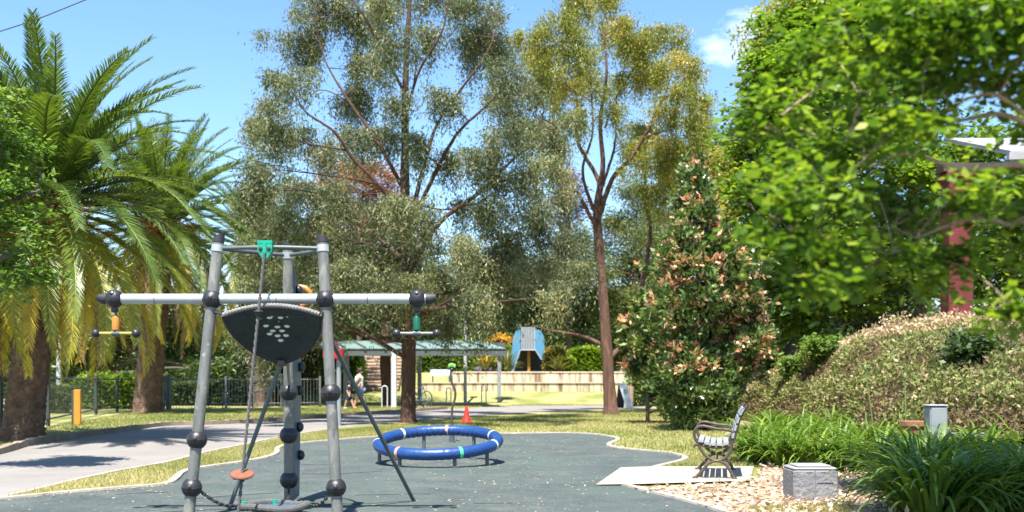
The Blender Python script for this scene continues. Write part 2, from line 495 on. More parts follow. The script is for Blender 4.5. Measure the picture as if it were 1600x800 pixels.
    def build(s, name, m, parent=None, smooth=True, angle=35):
        o = ORG[parent.name] if parent is not None else Vector((0, 0, 0))
        me = bpy.data.meshes.new(name)
        me.from_pydata([(v[0] - o.x, v[1] - o.y, v[2] - o.z) for v in s.v], [], s.f)
        me.validate()
        bm = bmesh.new()
        bm.from_mesh(me)
        bmesh.ops.recalc_face_normals(bm, faces=bm.faces)
        bm.to_mesh(me)
        bm.free()
        if smooth:
            me.polygons.foreach_set('use_smooth', [True] * len(me.polygons))
            try:
                me.set_sharp_from_angle(angle=R(angle))
            except Exception:
                pass
        ob = link_mesh(me, name, m, parent)
        return ob


def bez(pts, n=24, closed=False):
    """Catmull-Rom through pts"""
    P_ = [Vector(p) for p in pts]
    m = len(P_)
    out = []
    segs = m if closed else m - 1
    per = max(2, n // segs)
    for i in range(segs):
        p0 = P_[(i - 1) % m] if closed or i > 0 else P_[0] * 2 - P_[1]
        p1, p2 = P_[i], P_[(i + 1) % m]
        p3 = P_[(i + 2) % m] if closed or i + 2 < m else P_[m - 1] * 2 - P_[m - 2]
        for k in range(per):
            t = k / per
            out.append(0.5 * ((2 * p1) + (p2 - p0) * t + (2 * p0 - 5 * p1 + 4 * p2 - p3) * t * t + (3 * p1 - p0 - 3 * p2 + p3) * t ** 3))
    if not closed:
        out.append(P_[-1])
    return out


def bez2(pts, n=24):
    return [(v.x, v.y) for v in bez([(x, y, 0) for x, y in pts], n)]


def np_mesh(name, V, Q, tone, m, parent=None, smooth=False):
    """V (n,3) world coords, Q (k,4|3) faces, tone (k,)"""
    V = np.asarray(V, dtype=np.float32).reshape(-1, 3).copy()
    if parent is not None:
        V -= np.array(ORG[parent.name], dtype=np.float32)
    Q = np.asarray(Q, dtype=np.int32)
    k, c = Q.shape
    me = bpy.data.meshes.new(name)
    me.vertices.add(len(V))
    me.vertices.foreach_set('co', V.ravel())
    me.loops.add(k * c)
    me.loops.foreach_set('vertex_index', Q.ravel())
    me.polygons.add(k)
    me.polygons.foreach_set('loop_start', np.arange(0, k * c, c, dtype=np.int32))
    a = me.attributes.new('tone', 'FLOAT', 'FACE')
    a.data.foreach_set('value', np.clip(np.asarray(tone, dtype=np.float32), 0, 1))
    me.update(calc_edges=True)
    if smooth:
        me.polygons.foreach_set('use_smooth', [True] * k)
    return link_mesh(me, name, m, parent)


def unit(a):
    return a / np.maximum(1e-9, np.linalg.norm(a, axis=-1, keepdims=True))


def leaves(pos, dirs, L, W, up=0.0):
    """kite leaves; up in 0..1 pulls the face normal upward"""
    n = len(pos)
    d = unit(dirs)
    nr = rng.normal(size=(n, 3))
    nr[:, 2] += up * 6
    s = unit(np.cross(d, nr))
    L = L * rng.uniform(0.55, 1.35, (n, 1))
    W = W * rng.uniform(0.75, 1.25, (n, 1))
    V = np.stack([pos, pos + d * L * 0.45 + s * W / 2, pos + d * L, pos + d * L * 0.45 - s * W / 2], axis=1)
    Q = np.arange(n * 4).reshape(n, 4)
    return V.reshape(-1, 3), Q


def cloud(blobs, dens, per, L, W, style, sig=0.2, flat=0.8, fill=0.45, tonebias=0.0, irr=True):
    """blobs: (center Vector, radius). returns pos,dirs,tone,sprigs"""
    pos, dirs, tone, sprigs = [], [], [], []
    for (c, r_) in blobs:
        ns = max(5, int(dens * 1.7 * r_ * r_))
        dv = unit(rng.normal(size=(ns, 3)))
        if style in ('droop', 'tuft'):
            dv[:, 2] = np.where(rng.random(ns) < .78, np.abs(dv[:, 2]), dv[:, 2])
        rad = r_ * rng.uniform(fill, 1.05, (ns, 1)) ** 0.7
        sp = np.array(c) + dv * rad * np.array([1, 1, flat])
        bt = rng.normal(0, 0.07)
        sprigs.append((c, sp))
        if irr:
            base = sp
            k_ = max(3, int(len(sp) * .6))
            ext = base[rng.integers(0, len(base), k_)] + rng.normal(size=(k_, 3)) * r_ * np.array([.42, .42, .34])
            sp = np.concatenate([base, ext])
        for s in sp:
            k = int(per * (1.15 if irr else 1.7) * rng.uniform(0.4, 1.6))
            g = rng.normal(size=(k, 3)) * sig
            if style == 'droop':
                sc_ = rng.uniform(.6, 1.35)
                g[:, :2] *= sc_ * .85
                g[:, 2] = -np.abs(g[:, 2]) * rng.uniform(1.6, 3.2) + sig * 0.5
                d = rng.normal(size=(k, 3)) * 0.75
                d[:, 2] -= 0.9
            elif style == 'tuft':
                out = unit(s - np.array(c))
                g = g * 0.5
                d = rng.normal(size=(k, 3)) * 0.75 + out * 0.7
                d[:, 2] += 0.25
            else:
                g[:, 2] *= 0.55
                d = rng.normal(size=(k, 3))
                d[:, 2] = d[:, 2] * 0.35 - 0.25
            pos.append(s + g)
            dirs.append(d)
            st = 0.45 + bt + rng.normal(0, 0.16) + tonebias
            tone.append(st + rng.normal(0, 0.17, k))
    return np.concatenate(pos), np.concatenate(dirs), np.concatenate(tone), sprigs


def tree(name, label, cat, D, base, limbs, blobs, leaf, barkm, dens=14, per=34, L=0.15, W=0.03, style='droop',
         sig=0.2, spread=0.5, zbase=None, group=None, branch=True, flat=0.8, fill=0.45, up=0.0, tonefn=None,
         tonebias=0.0, twig=0.012, sprigtwigs=4, limbmat=None):
    """limbs: lists of (px,py,dy,r_m); blobs: (px,py,r_px[,dy]); everything at distance D+dy from the eye"""
    bx = (base[0] - 800) * D / F
    bz = gz(bx, D) if zbase is None else zbase
    root = thing(name, label, cat, (bx, D, bz), group)
    lim, LP = MB(), []
    tr = MB()
    for li, lb in enumerate(limbs):
        ps = [P(a, b, D + dy) for a, b, dy, r_ in [l_[:4] for l_ in lb]]
        if li == 0:
            ps[0] = Vector((ps[0].x, D, bz - 0.1))
        n = max(8, len(ps) * 6)
        if li > 0:
            for q_ in range(1, len(ps)):
                ll_ = (ps[q_] - ps[q_ - 1]).length
                ps[q_] = ps[q_] + Vector((random.gauss(0, .07), random.gauss(0, .07), random.gauss(0, .07))) * ll_ * (0 if len(lb[0]) > 4 else 1)
        sm = bez(ps, n)
        if li > 0:
            rj = min(q[3] for q in lb) + .3 * lb[len(lb) // 2][3]
            sm = [v + Vector((random.gauss(0, .2), random.gauss(0, .2), random.gauss(0, .2))) * (rj if k_ else 0) for k_, v in enumerate(sm)]
        rs = [q[3] for q in lb]
        rad = [float(np.interp(i / (len(sm) - 1), np.linspace(0, 1, len(rs)), rs)) for i in range(len(sm))]
        if li == 0:
            rad[0] *= 1.45
            if len(rad) > 2:
                rad[1] *= 1.12
        (tr if li == 0 else lim).tube(sm, rad, 12 if rad[0] > .12 else 8, jit=0.07)
        LP += list(zip(sm, rad))
    B = []
    for b in blobs:
        dy = b[3] if len(b) > 3 else rng.uniform(-1, 1) * spread
        dd = D + dy
        B.append((P(b[0], b[1], dd), b[2] * dd / F))
    pos, dirs, tone, sprigs = cloud(B, dens, per, L, W, style, sig, flat, fill, tonebias)
    if tonefn is not None:
        tone = tonefn(pos, tone)
    if branch and LP:
        LPv = np.array([p for p, r_ in LP])
        for (c, sp) in sprigs:
            dv = LPv - np.array(c)
            cost = np.linalg.norm(dv, axis=1) + 0.9 * np.maximum(0, dv[:, 2] + 0.3)
            k = int(np.argmin(cost))
            p0, r0 = LP[k]
            p1 = Vector(c)
            mid = p0.lerp(p1, 0.5) + Vector((random.uniform(-.2, .2), random.uniform(-.2, .2), random.uniform(-.05, .2))) * (p1 - p0).length
            ra = max(twig, min(r0 * 0.6, 0.014 + 0.013 * (p1 - p0).length))
            path = bez([p0, mid, p1], 10)
            lim.tube(path, list(np.linspace(ra, twig * 0.6, len(path))), 6, jit=0.05, cap=False)
            idx = rng.permutation(len(sp))[:sprigtwigs]
            for i in idx:
                q = Vector(sp[i])
                st = path[random.randint(len(path) // 2, len(path) - 1)]
                m2 = st.lerp(q, 0.5) + Vector((0, 0, 0.08 * (q - st).length))
                lim.tube([st, m2, q], [twig * .7, twig * .5, twig * .3], 4, cap=False)
    if tr.v:
        tr.build('trunk', barkm, root)
    if lim.v:
        lim.build('branches', limbmat or barkm, root)
    V, Q = leaves(pos, dirs, L, W, up)
    np_mesh('crown', V, Q, tone, leaf, root)
    return root


def children(o):
    return [c for c in bpy.data.objects if c.parent == o]


def copy_tree(o, parent=None):
    c = o.copy()
    COL.objects.link(c)
    c.parent = parent
    for ch in children(o):
        copy_tree(ch, c)
    return c


# ------------------------------------------------------------------ camera, world, light
cam = bpy.data.cameras.new('camera')
co = bpy.data.objects.new('camera', cam)
COL.objects.link(co)
cam.sensor_width = 36
cam.lens = 36 * F / 1600
cam.shift_y = (YH - 400) / 1600
cam.clip_end = 3000
cam.clip_start = 0.05
co.location = (0, 0, H)
co.rotation_euler = (R(90), 0, 0)
cam.dof.use_dof = True
cam.dof.focus_distance = 11.0
cam.dof.aperture_fstop = 2.0
S.camera = co

SUN = Vector((-0.06, -0.40, 0.915)).normalized()
el = math.asin(SUN.z)
W_ = bpy.data.worlds.new('World')
S.world = W_
W_.use_nodes = True
t = W_.node_tree
t.nodes.clear()
N, Lk = t.nodes, t.links
wo = N.new('ShaderNodeOutputWorld')
bg = N.new('ShaderNodeBackground')
bg.inputs[1].default_value = 0.105
sky = N.new('ShaderNodeTexSky')
sky.sky_type = 'NISHITA'
sky.sun_disc = False
sky.sun_elevation = el
sky.sun_rotation = math.atan2(SUN.x, SUN.y)
sky.air_density = 1.0
sky.dust_density = 0.2
sky.ozone_density = 2.0
tcw = N.new('ShaderNodeTexCoord')
# thin cloud wisps
cd = Vector((352, 1600, 540)).normalized()
dp = N.new('ShaderNodeVectorMath')
dp.operation = 'DISTANCE'
dp.inputs[1].default_value = cd
nrm = N.new('ShaderNodeVectorMath')
nrm.operation = 'NORMALIZE'
Lk.new(tcw.outputs['Generated'], nrm.inputs[0])
Lk.new(nrm.outputs[0], dp.inputs[0])
cn = N.new('ShaderNodeTexNoise')
cn.inputs['Scale'].default_value = 16
cn.inputs['Detail'].default_value = 8
cn.inputs['Roughness'].default_value = 0.62
mpw = N.new('ShaderNodeMapping')
mpw.inputs['Scale'].default_value = (0.7, 0.7, 1.5)
Lk.new(nrm.outputs[0], mpw.inputs[0])
Lk.new(mpw.outputs[0], cn.inputs['Vector'])
mr = N.new('ShaderNodeMapRange')
mr.inputs['From Min'].default_value = 0.02
mr.inputs['From Max'].default_value = 0.10
mr.inputs['To Min'].default_value = 0.20
mr.inputs['To Max'].default_value = -0.5
Lk.new(dp.outputs['Value'], mr.inputs['Value'])
ad = N.new('ShaderNodeMath')
ad.operation = 'ADD'
Lk.new(cn.outputs['Fac'], ad.inputs[0])
Lk.new(mr.outputs[0], ad.inputs[1])
cr = N.new('ShaderNodeMapRange')
cr.inputs['From Min'].default_value = 0.60
cr.inputs['From Max'].default_value = 0.86
cr.inputs['To Max'].default_value = 0.62
Lk.new(ad.outputs[0], cr.inputs['Value'])
mxw = N.new('ShaderNodeMix')
mxw.data_type = 'RGBA'
mxw.inputs['B'].default_value = (8.0, 8.2, 8.6, 1)
Lk.new(cr.outputs[0], mxw.inputs['Factor'])
hs = N.new('ShaderNodeHueSaturation')
hs.inputs['Saturation'].default_value = 1.15
Lk.new(sky.outputs[0], hs.inputs['Color'])
Lk.new(hs.outputs[0], mxw.inputs['A'])
Lk.new(mxw.outputs['Result'], bg.inputs[0])
Lk.new(bg.outputs[0], wo.inputs[0])

sl = bpy.data.lights.new('sun', 'SUN')
sl.energy = 4.9
sl.angle = R(0.53)
sl.color = (1.0, 0.955, 0.88)
so = bpy.data.objects.new('sun', sl)
COL.objects.link(so)
so.rotation_euler = SUN.to_track_quat('Z', 'Y').to_euler()
S.view_settings.view_transform = 'Standard'
S.view_settings.look = 'None'
S.view_settings.gamma = 1
S.view_settings.exposure = 1.48
S.render.engine = 'CYCLES'
S.cycles.max_bounces = 7
S.cycles.diffuse_bounces = 3
S.cycles.glossy_bounces = 2
S.cycles.transmission_bounces = 4
S.cycles.transparent_max_bounces = 4
S.cycles.use_denoising = True
try:
    S.cycles.denoiser = 'OPENIMAGEDENOISE'
    S.cycles.denoising_input_passes = 'RGB_ALBEDO_NORMAL'
except Exception:
    pass
S.cycles.sample_clamp_indirect = 6

#--PART2--
# ------------------------------------------------------------------ ground and surfaces
def grid_ground():
    xs = np.unique(np.concatenate([np.linspace(-400, -40, 13), np.linspace(-40, 40, 81), np.linspace(40, 400, 13)]))
    ys = np.unique(np.concatenate([np.linspace(-60, 45, 22), np.linspace(45, 60, 76), np.linspace(60, 600, 28)]))
    mb = MB()
    vs = [(x, y, gz(x, y)) for y in ys for x in xs]
    n = len(xs)
    fs = [(j * n + i, j * n + i + 1, (j + 1) * n + i + 1, (j + 1) * n + i) for j in range(len(ys) - 1) for i in range(n - 1)]
    mb.add(vs, fs)
    return tag(mb.build('ground', 'lawn'), kind='structure')


grid_ground()
RUB_L = [(-300, 812), (-120, 795), (0, 783), (120, 771), (192, 765), (262, 759), (281, 750), (290, 741), (311, 734), (380, 724), (422, 716),
         (437, 709), (438, 702), (450, 697), (470, 694), (512, 690), (600, 683), (700, 679.5), (800, 678.5), (880, 677.5), (925, 679.5), (958, 685),
         (960, 689), (949, 694), (948, 698), (965, 701.5), (1000, 705), (1040, 709), (1064, 715), (1060, 721), (1040, 726), (1018, 731.5)]
RUB_R = [(970, 760.5), (1000, 768), (1060, 783), (1120, 801), (1230, 840), (1400, 900)]
left = bez2([G(*p) for p in RUB_L], 150)
right = bez2([G(*p) for p in RUB_R], 30)
slabpoly = [G(931, 760.5), G(970, 733), G(1018, 731.5), G(1178, 731), G(1172, 754), G(1000, 759.5)]
rub = left + [G(970, 733), G(931, 760.5)] + right + [(6, 2), (6, -6), (-12, -6), (-12, 8)]
tag(MB().sheet(rub, 0.012).build('rubber_surface', 'rubber', smooth=False), kind='structure')
tag(MB().sheet(slabpoly, 0.024).build('concrete_path', 'slab', smooth=False), kind='structure')
ed = MB().ribbon(left, 0.10, -0.02, 0.032, off=0.05)
ed.ribbon(right, 0.10, -0.02, 0.032, off=0.05)
tag(ed.build('path_edging', 'edging'), kind='structure')
sm_ = MB()
for pts in ([(300, 782), (360, 777), (436, 772)], [(470, 742.5), (530, 742), (597, 738)], [(250, 803), (420, 795), (545, 791), (640, 785)],
            [(555, 776), (620, 774.5), (672, 774)], [(740, 789), (800, 788.5)], [(470, 728), (500, 727), (520, 729)], [(180, 775), (230, 772), (262, 771)]):
    sm_.ribbon(bez2([G(*p) for p in pts], 12), 0.016, 0.008, 0.0165)
tag(sm_.build('rubber_seams', 'seam'), kind='structure')

NEAR = [(-500, 836), (-250, 806), (-120, 792), (0, 777), (120, 749), (192, 734), (260, 722), (314, 708), (392, 692), (440, 682), (510, 671), (580, 663),
        (660, 656), (740, 650), (860, 643), (942, 640), (1000, 637.5), (1060, 636), (1300, 634)]
FAR = [(1300, 629.5), (1060, 630.5), (980, 631.5), (900, 632.3), (800, 634.5), (700, 639.5), (640, 644), (560, 649), (512, 653), (400, 660.5), (330, 664), (260, 666), (192, 675), (120, 684),
       (60, 694), (0, 711), (-120, 735), (-300, 770), (-500, 800)]
nr = bez2([G(*p) for p in NEAR], 120)
fr = bez2([G(*p) for p in FAR], 120)
tag(MB().sheet(nr + fr, 0.008).build('asphalt_path', 'asphalt', smooth=False), kind='structure')
kb = MB().ribbon(bez2([G(*p) for p in FAR[5:]], 160), 0.16, -0.05, 0.11, off=-0.08, jit=0.012)
tag(kb.build('path_kerb', 'kerb'), kind='structure')
kb = MB().ribbon(nr, 0.09, -0.03, 0.016, off=-0.03)
tag(kb.build('path_edge_strip', 'edging'), kind='structure')

mul = [G(988, 764), G(1100, 757), G(1172, 756), G(1190, 735), G(1165, 705), G(1120, 690), G(1160, 655), (12, 30), (30, 30), (30, 3), (3.6, 3), G(1240, 845), G(1128, 801), G(1062, 781)]
tag(MB().sheet(mul, 0.006).build('mulch_bed', 'mulch', smooth=False), kind='structure')

# sloping planted bank on the right (terrain)
BT = [(1168, 600), (1200, 566), (1240, 548), (1290, 527), (1350, 494), (1420, 478), (1500, 466), (1600, 458), (1750, 448), (2000, 440)]
BTD = [30, 28.5, 27, 25.5, 23, 21.5, 20.5, 19.5, 18.5, 17]
BF = [(1150, 655, 30), (1190, 650, 27.5), (1240, 652, 24), (1300, 665, 21), (1360, 690, 17.5), (1430, 705, 15), (1500, 720, 14), (1600, 740, 12.6), (1750, 760, 11.3), (2000, 790, 10)]
bank_rows = []
for (tx, ty), td, (fx, fy, fd) in zip(BT, BTD, BF):
    top = P(tx, ty, td) - Vector((0, 0, 0.55))
    foot = Vector(((fx - 800) * fd / F, fd, 0.0))
    row = []
    for k in range(13):
        u = k / 12
        p = foot.lerp(top, u)
        p.z = -0.05 + (top.z + .05) * (u ** 0.6)
        row.append(p)
    back = top + Vector((2.5, 12, -0.1))
    row += [top.lerp(back, .3), back, back + Vector((3, 16, -0.6))]
    bank_rows.append(row)
ncol = len(bank_rows[0])
cols = [bez([bank_rows[i][k] for i in range(len(bank_rows))], 54) for k in range(ncol)]
nb = len(cols[0])
bm_ = MB()
bm_.add([cols[k][i] + Vector((0, 0, random.uniform(-.05, .05) if 0 < k < ncol - 3 else 0)) for k in range(ncol) for i in range(nb)],
        [(k * nb + i, k * nb + i + 1, (k + 1) * nb + i + 1, (k + 1) * nb + i) for k in range(ncol - 1) for i in range(nb - 1)])
tag(bm_.build('garden_bank', 'soil'), kind='structure')


def bank_point(u, v):
    """u along, v 0 foot..1 top"""
    x = u * (nb - 1)
    i = min(nb - 2, int(x))
    k = min(11, int(v * 12))
    a = cols[k][i].lerp(cols[k][i + 1], x - i)
    b = cols[k + 1][i].lerp(cols[k + 1][i + 1], x - i)
    return a.lerp(b, v * 12 - k)


# ------------------------------------------------------------------ climbing frame
TOPD, BASED = 8.52, 8.42
frame = thing('climbing_frame', 'grey tripod climbing frame with crossbar, black joint balls and black net seat', 'climbing frame', (-2.1, 8.8, 0))
zb = 0.0
postpts = {
    'a': (Vector((-2.663, 8.42, zb)), P(341, 380, 8.55)),
    'b': (Vector((-1.431, 8.42, zb)), P(504, 380, 8.55)),
    'c': (Vector((-2.028, 9.32, zb)), P(450, 391, 9.12)),
}
PR = 0.046


def along(k, py):
    a, b = postpts[k]
    lo, hi = 0.0, 1.0
    for _ in range(40):
        m_ = (lo + hi) / 2
        p = a.lerp(b, m_)
        y = YH - (p.z - H) * F / p.y
        if y > py:
            lo = m_
        else:
            hi = m_
    return a.lerp(b, lo)


balls = {'a': [762, 687, 468], 'b': [762, 614, 468], 'c': [750, 680, 613]}
for k, (a, b) in postpts.items():
    d = (b - a).normalized()
    po = MB().tube([a - d * 0.05, a.lerp(b, .3), a.lerp(b, .6), b], PR, 20).build('post', 'steel', frame)
    # slanted black end cap
    c = MB()
    top = b + d * 0.005
    c.tube([top, top + d * 0.055], [PR * 1.04, PR * 1.04], 20)
    k0 = len(c.v) - 20
    for i in range(k0, len(c.v)):
        v = c.v[i]
        c.v[i] = (v[0], v[1], v[2] + ((b.x - v[0]) * (0.55 if k == 'a' else -0.55) * (-1 if k == 'a' else -1)))
    c.build('end_cap', 'cap', po)
    # collar that carries the top ring
    q = b - d * 0.045
    MB().tube([q - d * .028, q + d * .028], PR * 1.12, 20).build('collar', 'alu', po)
    for py in balls[k]:
        p = along(k, py)
        bl = MB().sphere(p, 0.083, 22, 14)
        bl.lathe(p + Vector((0.005, -0.078, 0.012)), [(0.017, 0), (0.015, 0.012), (0.006, 0.016)], 12, (0, -1, 0.15))
        # moulding seam
        qn = Vector((0, 0, 1))
        bl.tube([p + Vector((math.cos(t_) * .0835, math.sin(t_) * .0835, 0)) for t_ in np.linspace(0, 2 * math.pi, 28)[:-1]], 0.003, 5, closed=True)
        bl.build('joint_ball', 'blackplastic', po)
pa, pb = along('a', 468), along('b', 468)
yb = pa.y
zc = H + (YH - 467) * yb / F


def bx(px):
    return (px - 800) * yb / F


cb = MB().tube([(bx(170), yb, zc), (bx(668), yb, zc)], 0.043, 20)
cbo = cb.build('crossbar', 'alu', frame)
for px in (243, 433, 575):
    MB().tube([(bx(px) - .004, yb, zc), (bx(px) + .004, yb, zc)], 0.0445, 20).build('weld_band', 'steel', cbo)
for sx, px in ((-1, 164), (1, 671)):
    x = bx(px)
    MB().tube([(x - sx * .03, yb, zc), (x + sx * .01, yb, zc), (x + sx * .055, yb, zc + .012)], [0.047, 0.047, 0.030], 18).build('end_cap', 'cap', cbo)
for px in (179, 652):
    p = Vector((bx(px), yb, zc))
    e = MB().sphere(p, 0.078, 22, 14)
    e.lathe(p - Vector((0, 0, .070)), [(0.03, 0), (0.03, -.035), (0.018, -.045)], 14)
    e.lathe(p + Vector((0, -.06, .045)), [(0.02, 0), (0.018, .012), (0.006, .016)], 12, (0, -1, .7))
    e.build('end_ball', 'blackplastic', cbo)
# hanging hand grips
for px, stem_m, bar_m, label in ((181, 'orangeplastic', 'yellow', 'yellow bar with orange stem'), (651, 'greenplastic', 'steel', 'grey bar with green stem')):
    x = bx(px)
    zt = H + (YH - 521) * yb / F
    g = MB().tube([(x - .165, yb, zt), (x + .165, yb, zt)], 0.0135, 12).build('grip_bar', bar_m, frame)
    tag(g, label)
    hw = MB().tube([(x, yb, zc - .105), (x, yb, zt + .12)], 0.012, 10)
    hw.build('link', 'darksteel', g)
    MB().tube([(x, yb, zt + .15), (x, yb, zt + .13), (x, yb, zt + .03), (x, yb, zt + .02)], [.018, .030, .030, .022], 14).build('stem', stem_m, g)
    MB().tube([(x - .03, yb, zt), (x + .03, yb, zt)], 0.024, 12).build('clamp', 'darksteel', g)
    for s_ in (-1, 1):
        MB().sphere((x + s_ * .168, yb, zt), 0.037, 16, 10).build('grip_ball', 'blackplastic', g)
# top ring: three bowed tubes
col3 = {k: postpts[k][1] - (postpts[k][1] - postpts[k][0]).normalized() * 0.045 for k in 'abc'}
cen = (col3['a'] + col3['b'] + col3['c']) / 3
for i, j, bow in (('a', 'b', .06), ('b', 'c', .06), ('c', 'a', .06)):
    p, q = col3[i], col3[j]
    md = (p + q) / 2
    md = md + (md - cen).normalized() * bow
    md.z += 0.005
    MB().tube(bez([p, md, q], 16), 0.0175, 12).build('top_rail', 'darksteel', frame)
# pulley and climbing rope with foot disc
md = (col3['a'] + col3['b']) / 2
yp = 8.415
pl = P(415, 386, yp)
pu = MB()
prof = [(-.062, 0), (-.055, .035), (-.02, .045), (.02, .045), (.055, .035), (.062, 0), (.055, -.04), (.025, -.09), (0, -.10), (-.025, -.09), (-.055, -.04)]
pu.prism([(pl.x + a, yp - .032, pl.z + b) for a, b in prof], (0, .02, 0))
pu.prism([(pl.x + a, yp + .014, pl.z + b) for a, b in prof], (0, .02, 0))
pu.box((pl.x - .06, yp - .034, pl.z + .028), (pl.x + .06, yp + .036, pl.z + .052))
pu.box((pl.x - .012, yp - .044, pl.z - .06), (pl.x + .012, yp - .031, pl.z + .03))
puo = pu.build('pulley', 'pulley', frame)
for s_ in (-1, 1):
    MB().lathe((pl.x + s_ * .034, yp - .032, pl.z - .018), [(.017, 0), (.016, .008), (.006, .012)], 12, (0, -1, 0)).build('bolt', 'cap', puo)
rope_top = Vector((pl.x, 8.375, pl.z - .05))
rope_bot = P(372, 806, 8.22)
rp = MB()
for s_ in (-1, 1):
    pts = []
    for i in range(120):
        u = i / 119
        a = u * 110 + (0 if s_ > 0 else math.pi)
        p = rope_top.lerp(rope_bot, u)
        pts.append(p + Vector((math.cos(a) * .0055, math.sin(a) * .0055, 0)))
    rp.tube(pts, 0.009, 6)
ro = rp.build('climbing_rope', 'rope', frame)
kn = rope_top.lerp(rope_bot, 0.232)
MB().lathe(kn, [(.012, -.03), (.026, -.02), (.030, 0), (.04, .008), (.028, .02), (.013, .03)], 14).build('knot', 'blackplastic', ro)
dc = rope_top.lerp(rope_bot, 0.845)
fd = MB().lathe(dc, [(.06, -.014), (.092, -.011), (.097, 0), (.092, .011), (.03, .015)], 28, (0.05, -0.30, 1)).build('foot_disc', 'footdisc', frame)
for s_ in (-1, 1):
    MB().lathe(dc + Vector((s_ * .045, -.045, -.022)), [(.016, 0), (.015, .012), (.005, .016)], 10, (0.05, -.7, -1)).build('bolt', 'cap', fd)
MB().lathe(dc + Vector((0, -.005, -.012)), [(.022, 0), (.020, -.045), (.012, -.05)], 12).build('hub', 'cap', fd)
# tilted net seat : triangular membrane between the posts
A = P(349, 492, 8.44)
B_ = P(499, 491, 8.44)
C = P(441, 566, 8.98)


def memb(u, v):
    """u -1..1 across, v 0 rim..1 tip"""
    w = (1 - v ** 2.1) ** 0.70 if v < 1 else 0.0
    mid = A.lerp(B_, 0.5).lerp(C, v)
    ax = (B_ - A) / 2
    p = mid + ax * (u * w)
    p.z += 0.075 * (1 - u * u) * (1 - v) ** 1.5          # arched rim
    sag = 0.10 * (1 - u * u) * math.sin(math.pi * min(1, v * .95))
    n_ = Vector((0, 0.75, 0.66))
    return p + n_ * (sag * 0.6)


ns_, nv_ = 64, 40
HC = [(-.30, .22), (-.02, .20), (.30, .20), (-.17, .31), (.08, .31), (-.24, .37), (.02, .40), (.26, .38), (-.12, .47), (.12, .47), (-.02, .56), (.22, .55), (-.22, .52), (.05, .64), (-.1, .22), (.14, .22)]
me_ = MB()
vs = [memb(-1 + 2 * i / ns_, j / nv_) for j in range(nv_ + 1) for i in range(ns_ + 1)]
fs = []
for j in range(nv_):
    for i in range(ns_):
        uc, vc = -1 + 2 * (i + .5) / ns_, (j + .5) / nv_
        if any((uc - a) ** 2 / .055 ** 2 + (vc - b) ** 2 / .026 ** 2 < 1 and uc < a + .02 for a, b in HC[:5]):
            continue
        q = j * (ns_ + 1) + i
        fs.append((q, q + 1, q + ns_ + 2, q + ns_ + 1))
me_.add(vs, fs)
mo = me_.build('net_seat', 'membrane', frame)
sol = mo.modifiers.new('thick', 'SOLIDIFY')
sol.thickness = 0.014
for a, b in HC[5:]:
    w_ = (1 - b ** 1.75) ** .8
    p = memb(a, b) + Vector((0, -.016, -.004))
    MB().sphere(p, .023, 10, 7, (1.15, .5, .72)).build('bright_hole', 'whitepaint', mo)  # white bumps standing in for light showing through the seat's holes
rim = [memb(-1 + 2 * i / 60, 0) for i in range(61)]
rb = MB()
tt = []
for i, p in enumerate(rim):
    tt.append(0.0165 if i % 2 else 0.0225)
rb.tube(rim, tt, 10)
rb.build('wrapped_rim', 'wrap', mo)
side = [memb(-1, j / 40) for j in range(41)] + [memb(1, j / 40) for j in range(39, -1, -1)]
MB().tube(side, 0.021, 10).build('side_rim', 'cap', mo)
for u_, v_ in ((-.62, .14), (-.3, .06), (.3, .06), (.62, .14), (.68, .34), (-.68, .34), (.6, .58), (-.6, .58)):
    p = memb(u_, v_)
    MB().sphere(p + Vector((0, -.012, -.006)), .030, 10, 6, (1.3, .5, .6)).build('lacing', 'cap', mo)
MB().box((C.x - .035, C.y - .05, C.z - .035), (C.x + .035, C.y + .02, C.z + .02), bev=.008).build('tip_bracket', 'iron', mo)
for e_, k_, y_ in ((A, 'a', 486), (B_, 'b', 486), (C, 'c', 560)):
    MB().tube([e_, along(k_, y_)], .012, 8).build('hanger', 'cap', mo)
# diagonal struts
MB().tube([C + Vector((-.01, -.02, -.02)), P(356, 800, 8.98)], 0.019, 12).build('strut', 'darksteel', frame)
MB().tube([along('b', 520), Vector((-.921, 9.685, 0.0))], 0.019, 12).build('strut', 'darksteel', frame)
# low hammock seat on chains
hc = Vector((-2.02, 8.72, 0.085))
hm = MB()
rimp = [hc + Vector((math.cos(t_) * .275, math.sin(t_) * .22, 0.01 * math.cos(3 * t_))) for t_ in np.linspace(0, 2 * math.pi, 49)[:-1]]
hm.tube(rimp, [0.028 if i % 2 else 0.034 for i in range(48)], 10, closed=True)
ho = hm.build('hammock_seat', 'rope', frame)
ds = MB()
ds.add([hc + Vector((math.cos(t_) * .26 * r_, math.sin(t_) * .21 * r_, -.05 * (1 - r_))) for r_ in (0.02, .5, 1) for t_ in np.linspace(0, 2 * math.pi, 25)[:-1]],
       [(k * 24 + i, k * 24 + (i + 1) % 24, k * 24 + 24 + (i + 1) % 24, k * 24 + 24 + i) for k in range(2) for i in range(24)])
ds.build('webbing', 'panelblue', ho)
for t_ in (0.15, 1.75, 3.0):
    p = hc + Vector((math.cos(t_) * .275, math.sin(t_) * .22, 0))
    MB().tube([p + Vector((0, 0, -.03)), p + Vector((0, 0, .03))], .036, 12).build('green_sleeve', 'pulley', ho)


def chain(p, q, name, parent):
    n_ = int((q - p).length / .026)
    c = MB()
    d = (q - p).normalized()
    for i in range(n_):
        u = (i + .5) / n_
        m_ = p.lerp(q, u) - Vector((0, 0, .05 * math.sin(math.pi * u)))
        e1 = d.orthogonal().normalized()
        if i % 2:
            e1 = d.cross(e1)
        c.tube([m_ + d * (math.cos(a) * .019) + e1 * (math.sin(a) * .011) for a in np.linspace(0, 2 * math.pi, 9)[:-1]], .0065, 5, closed=True)
    c.build(name, 'cap', parent)


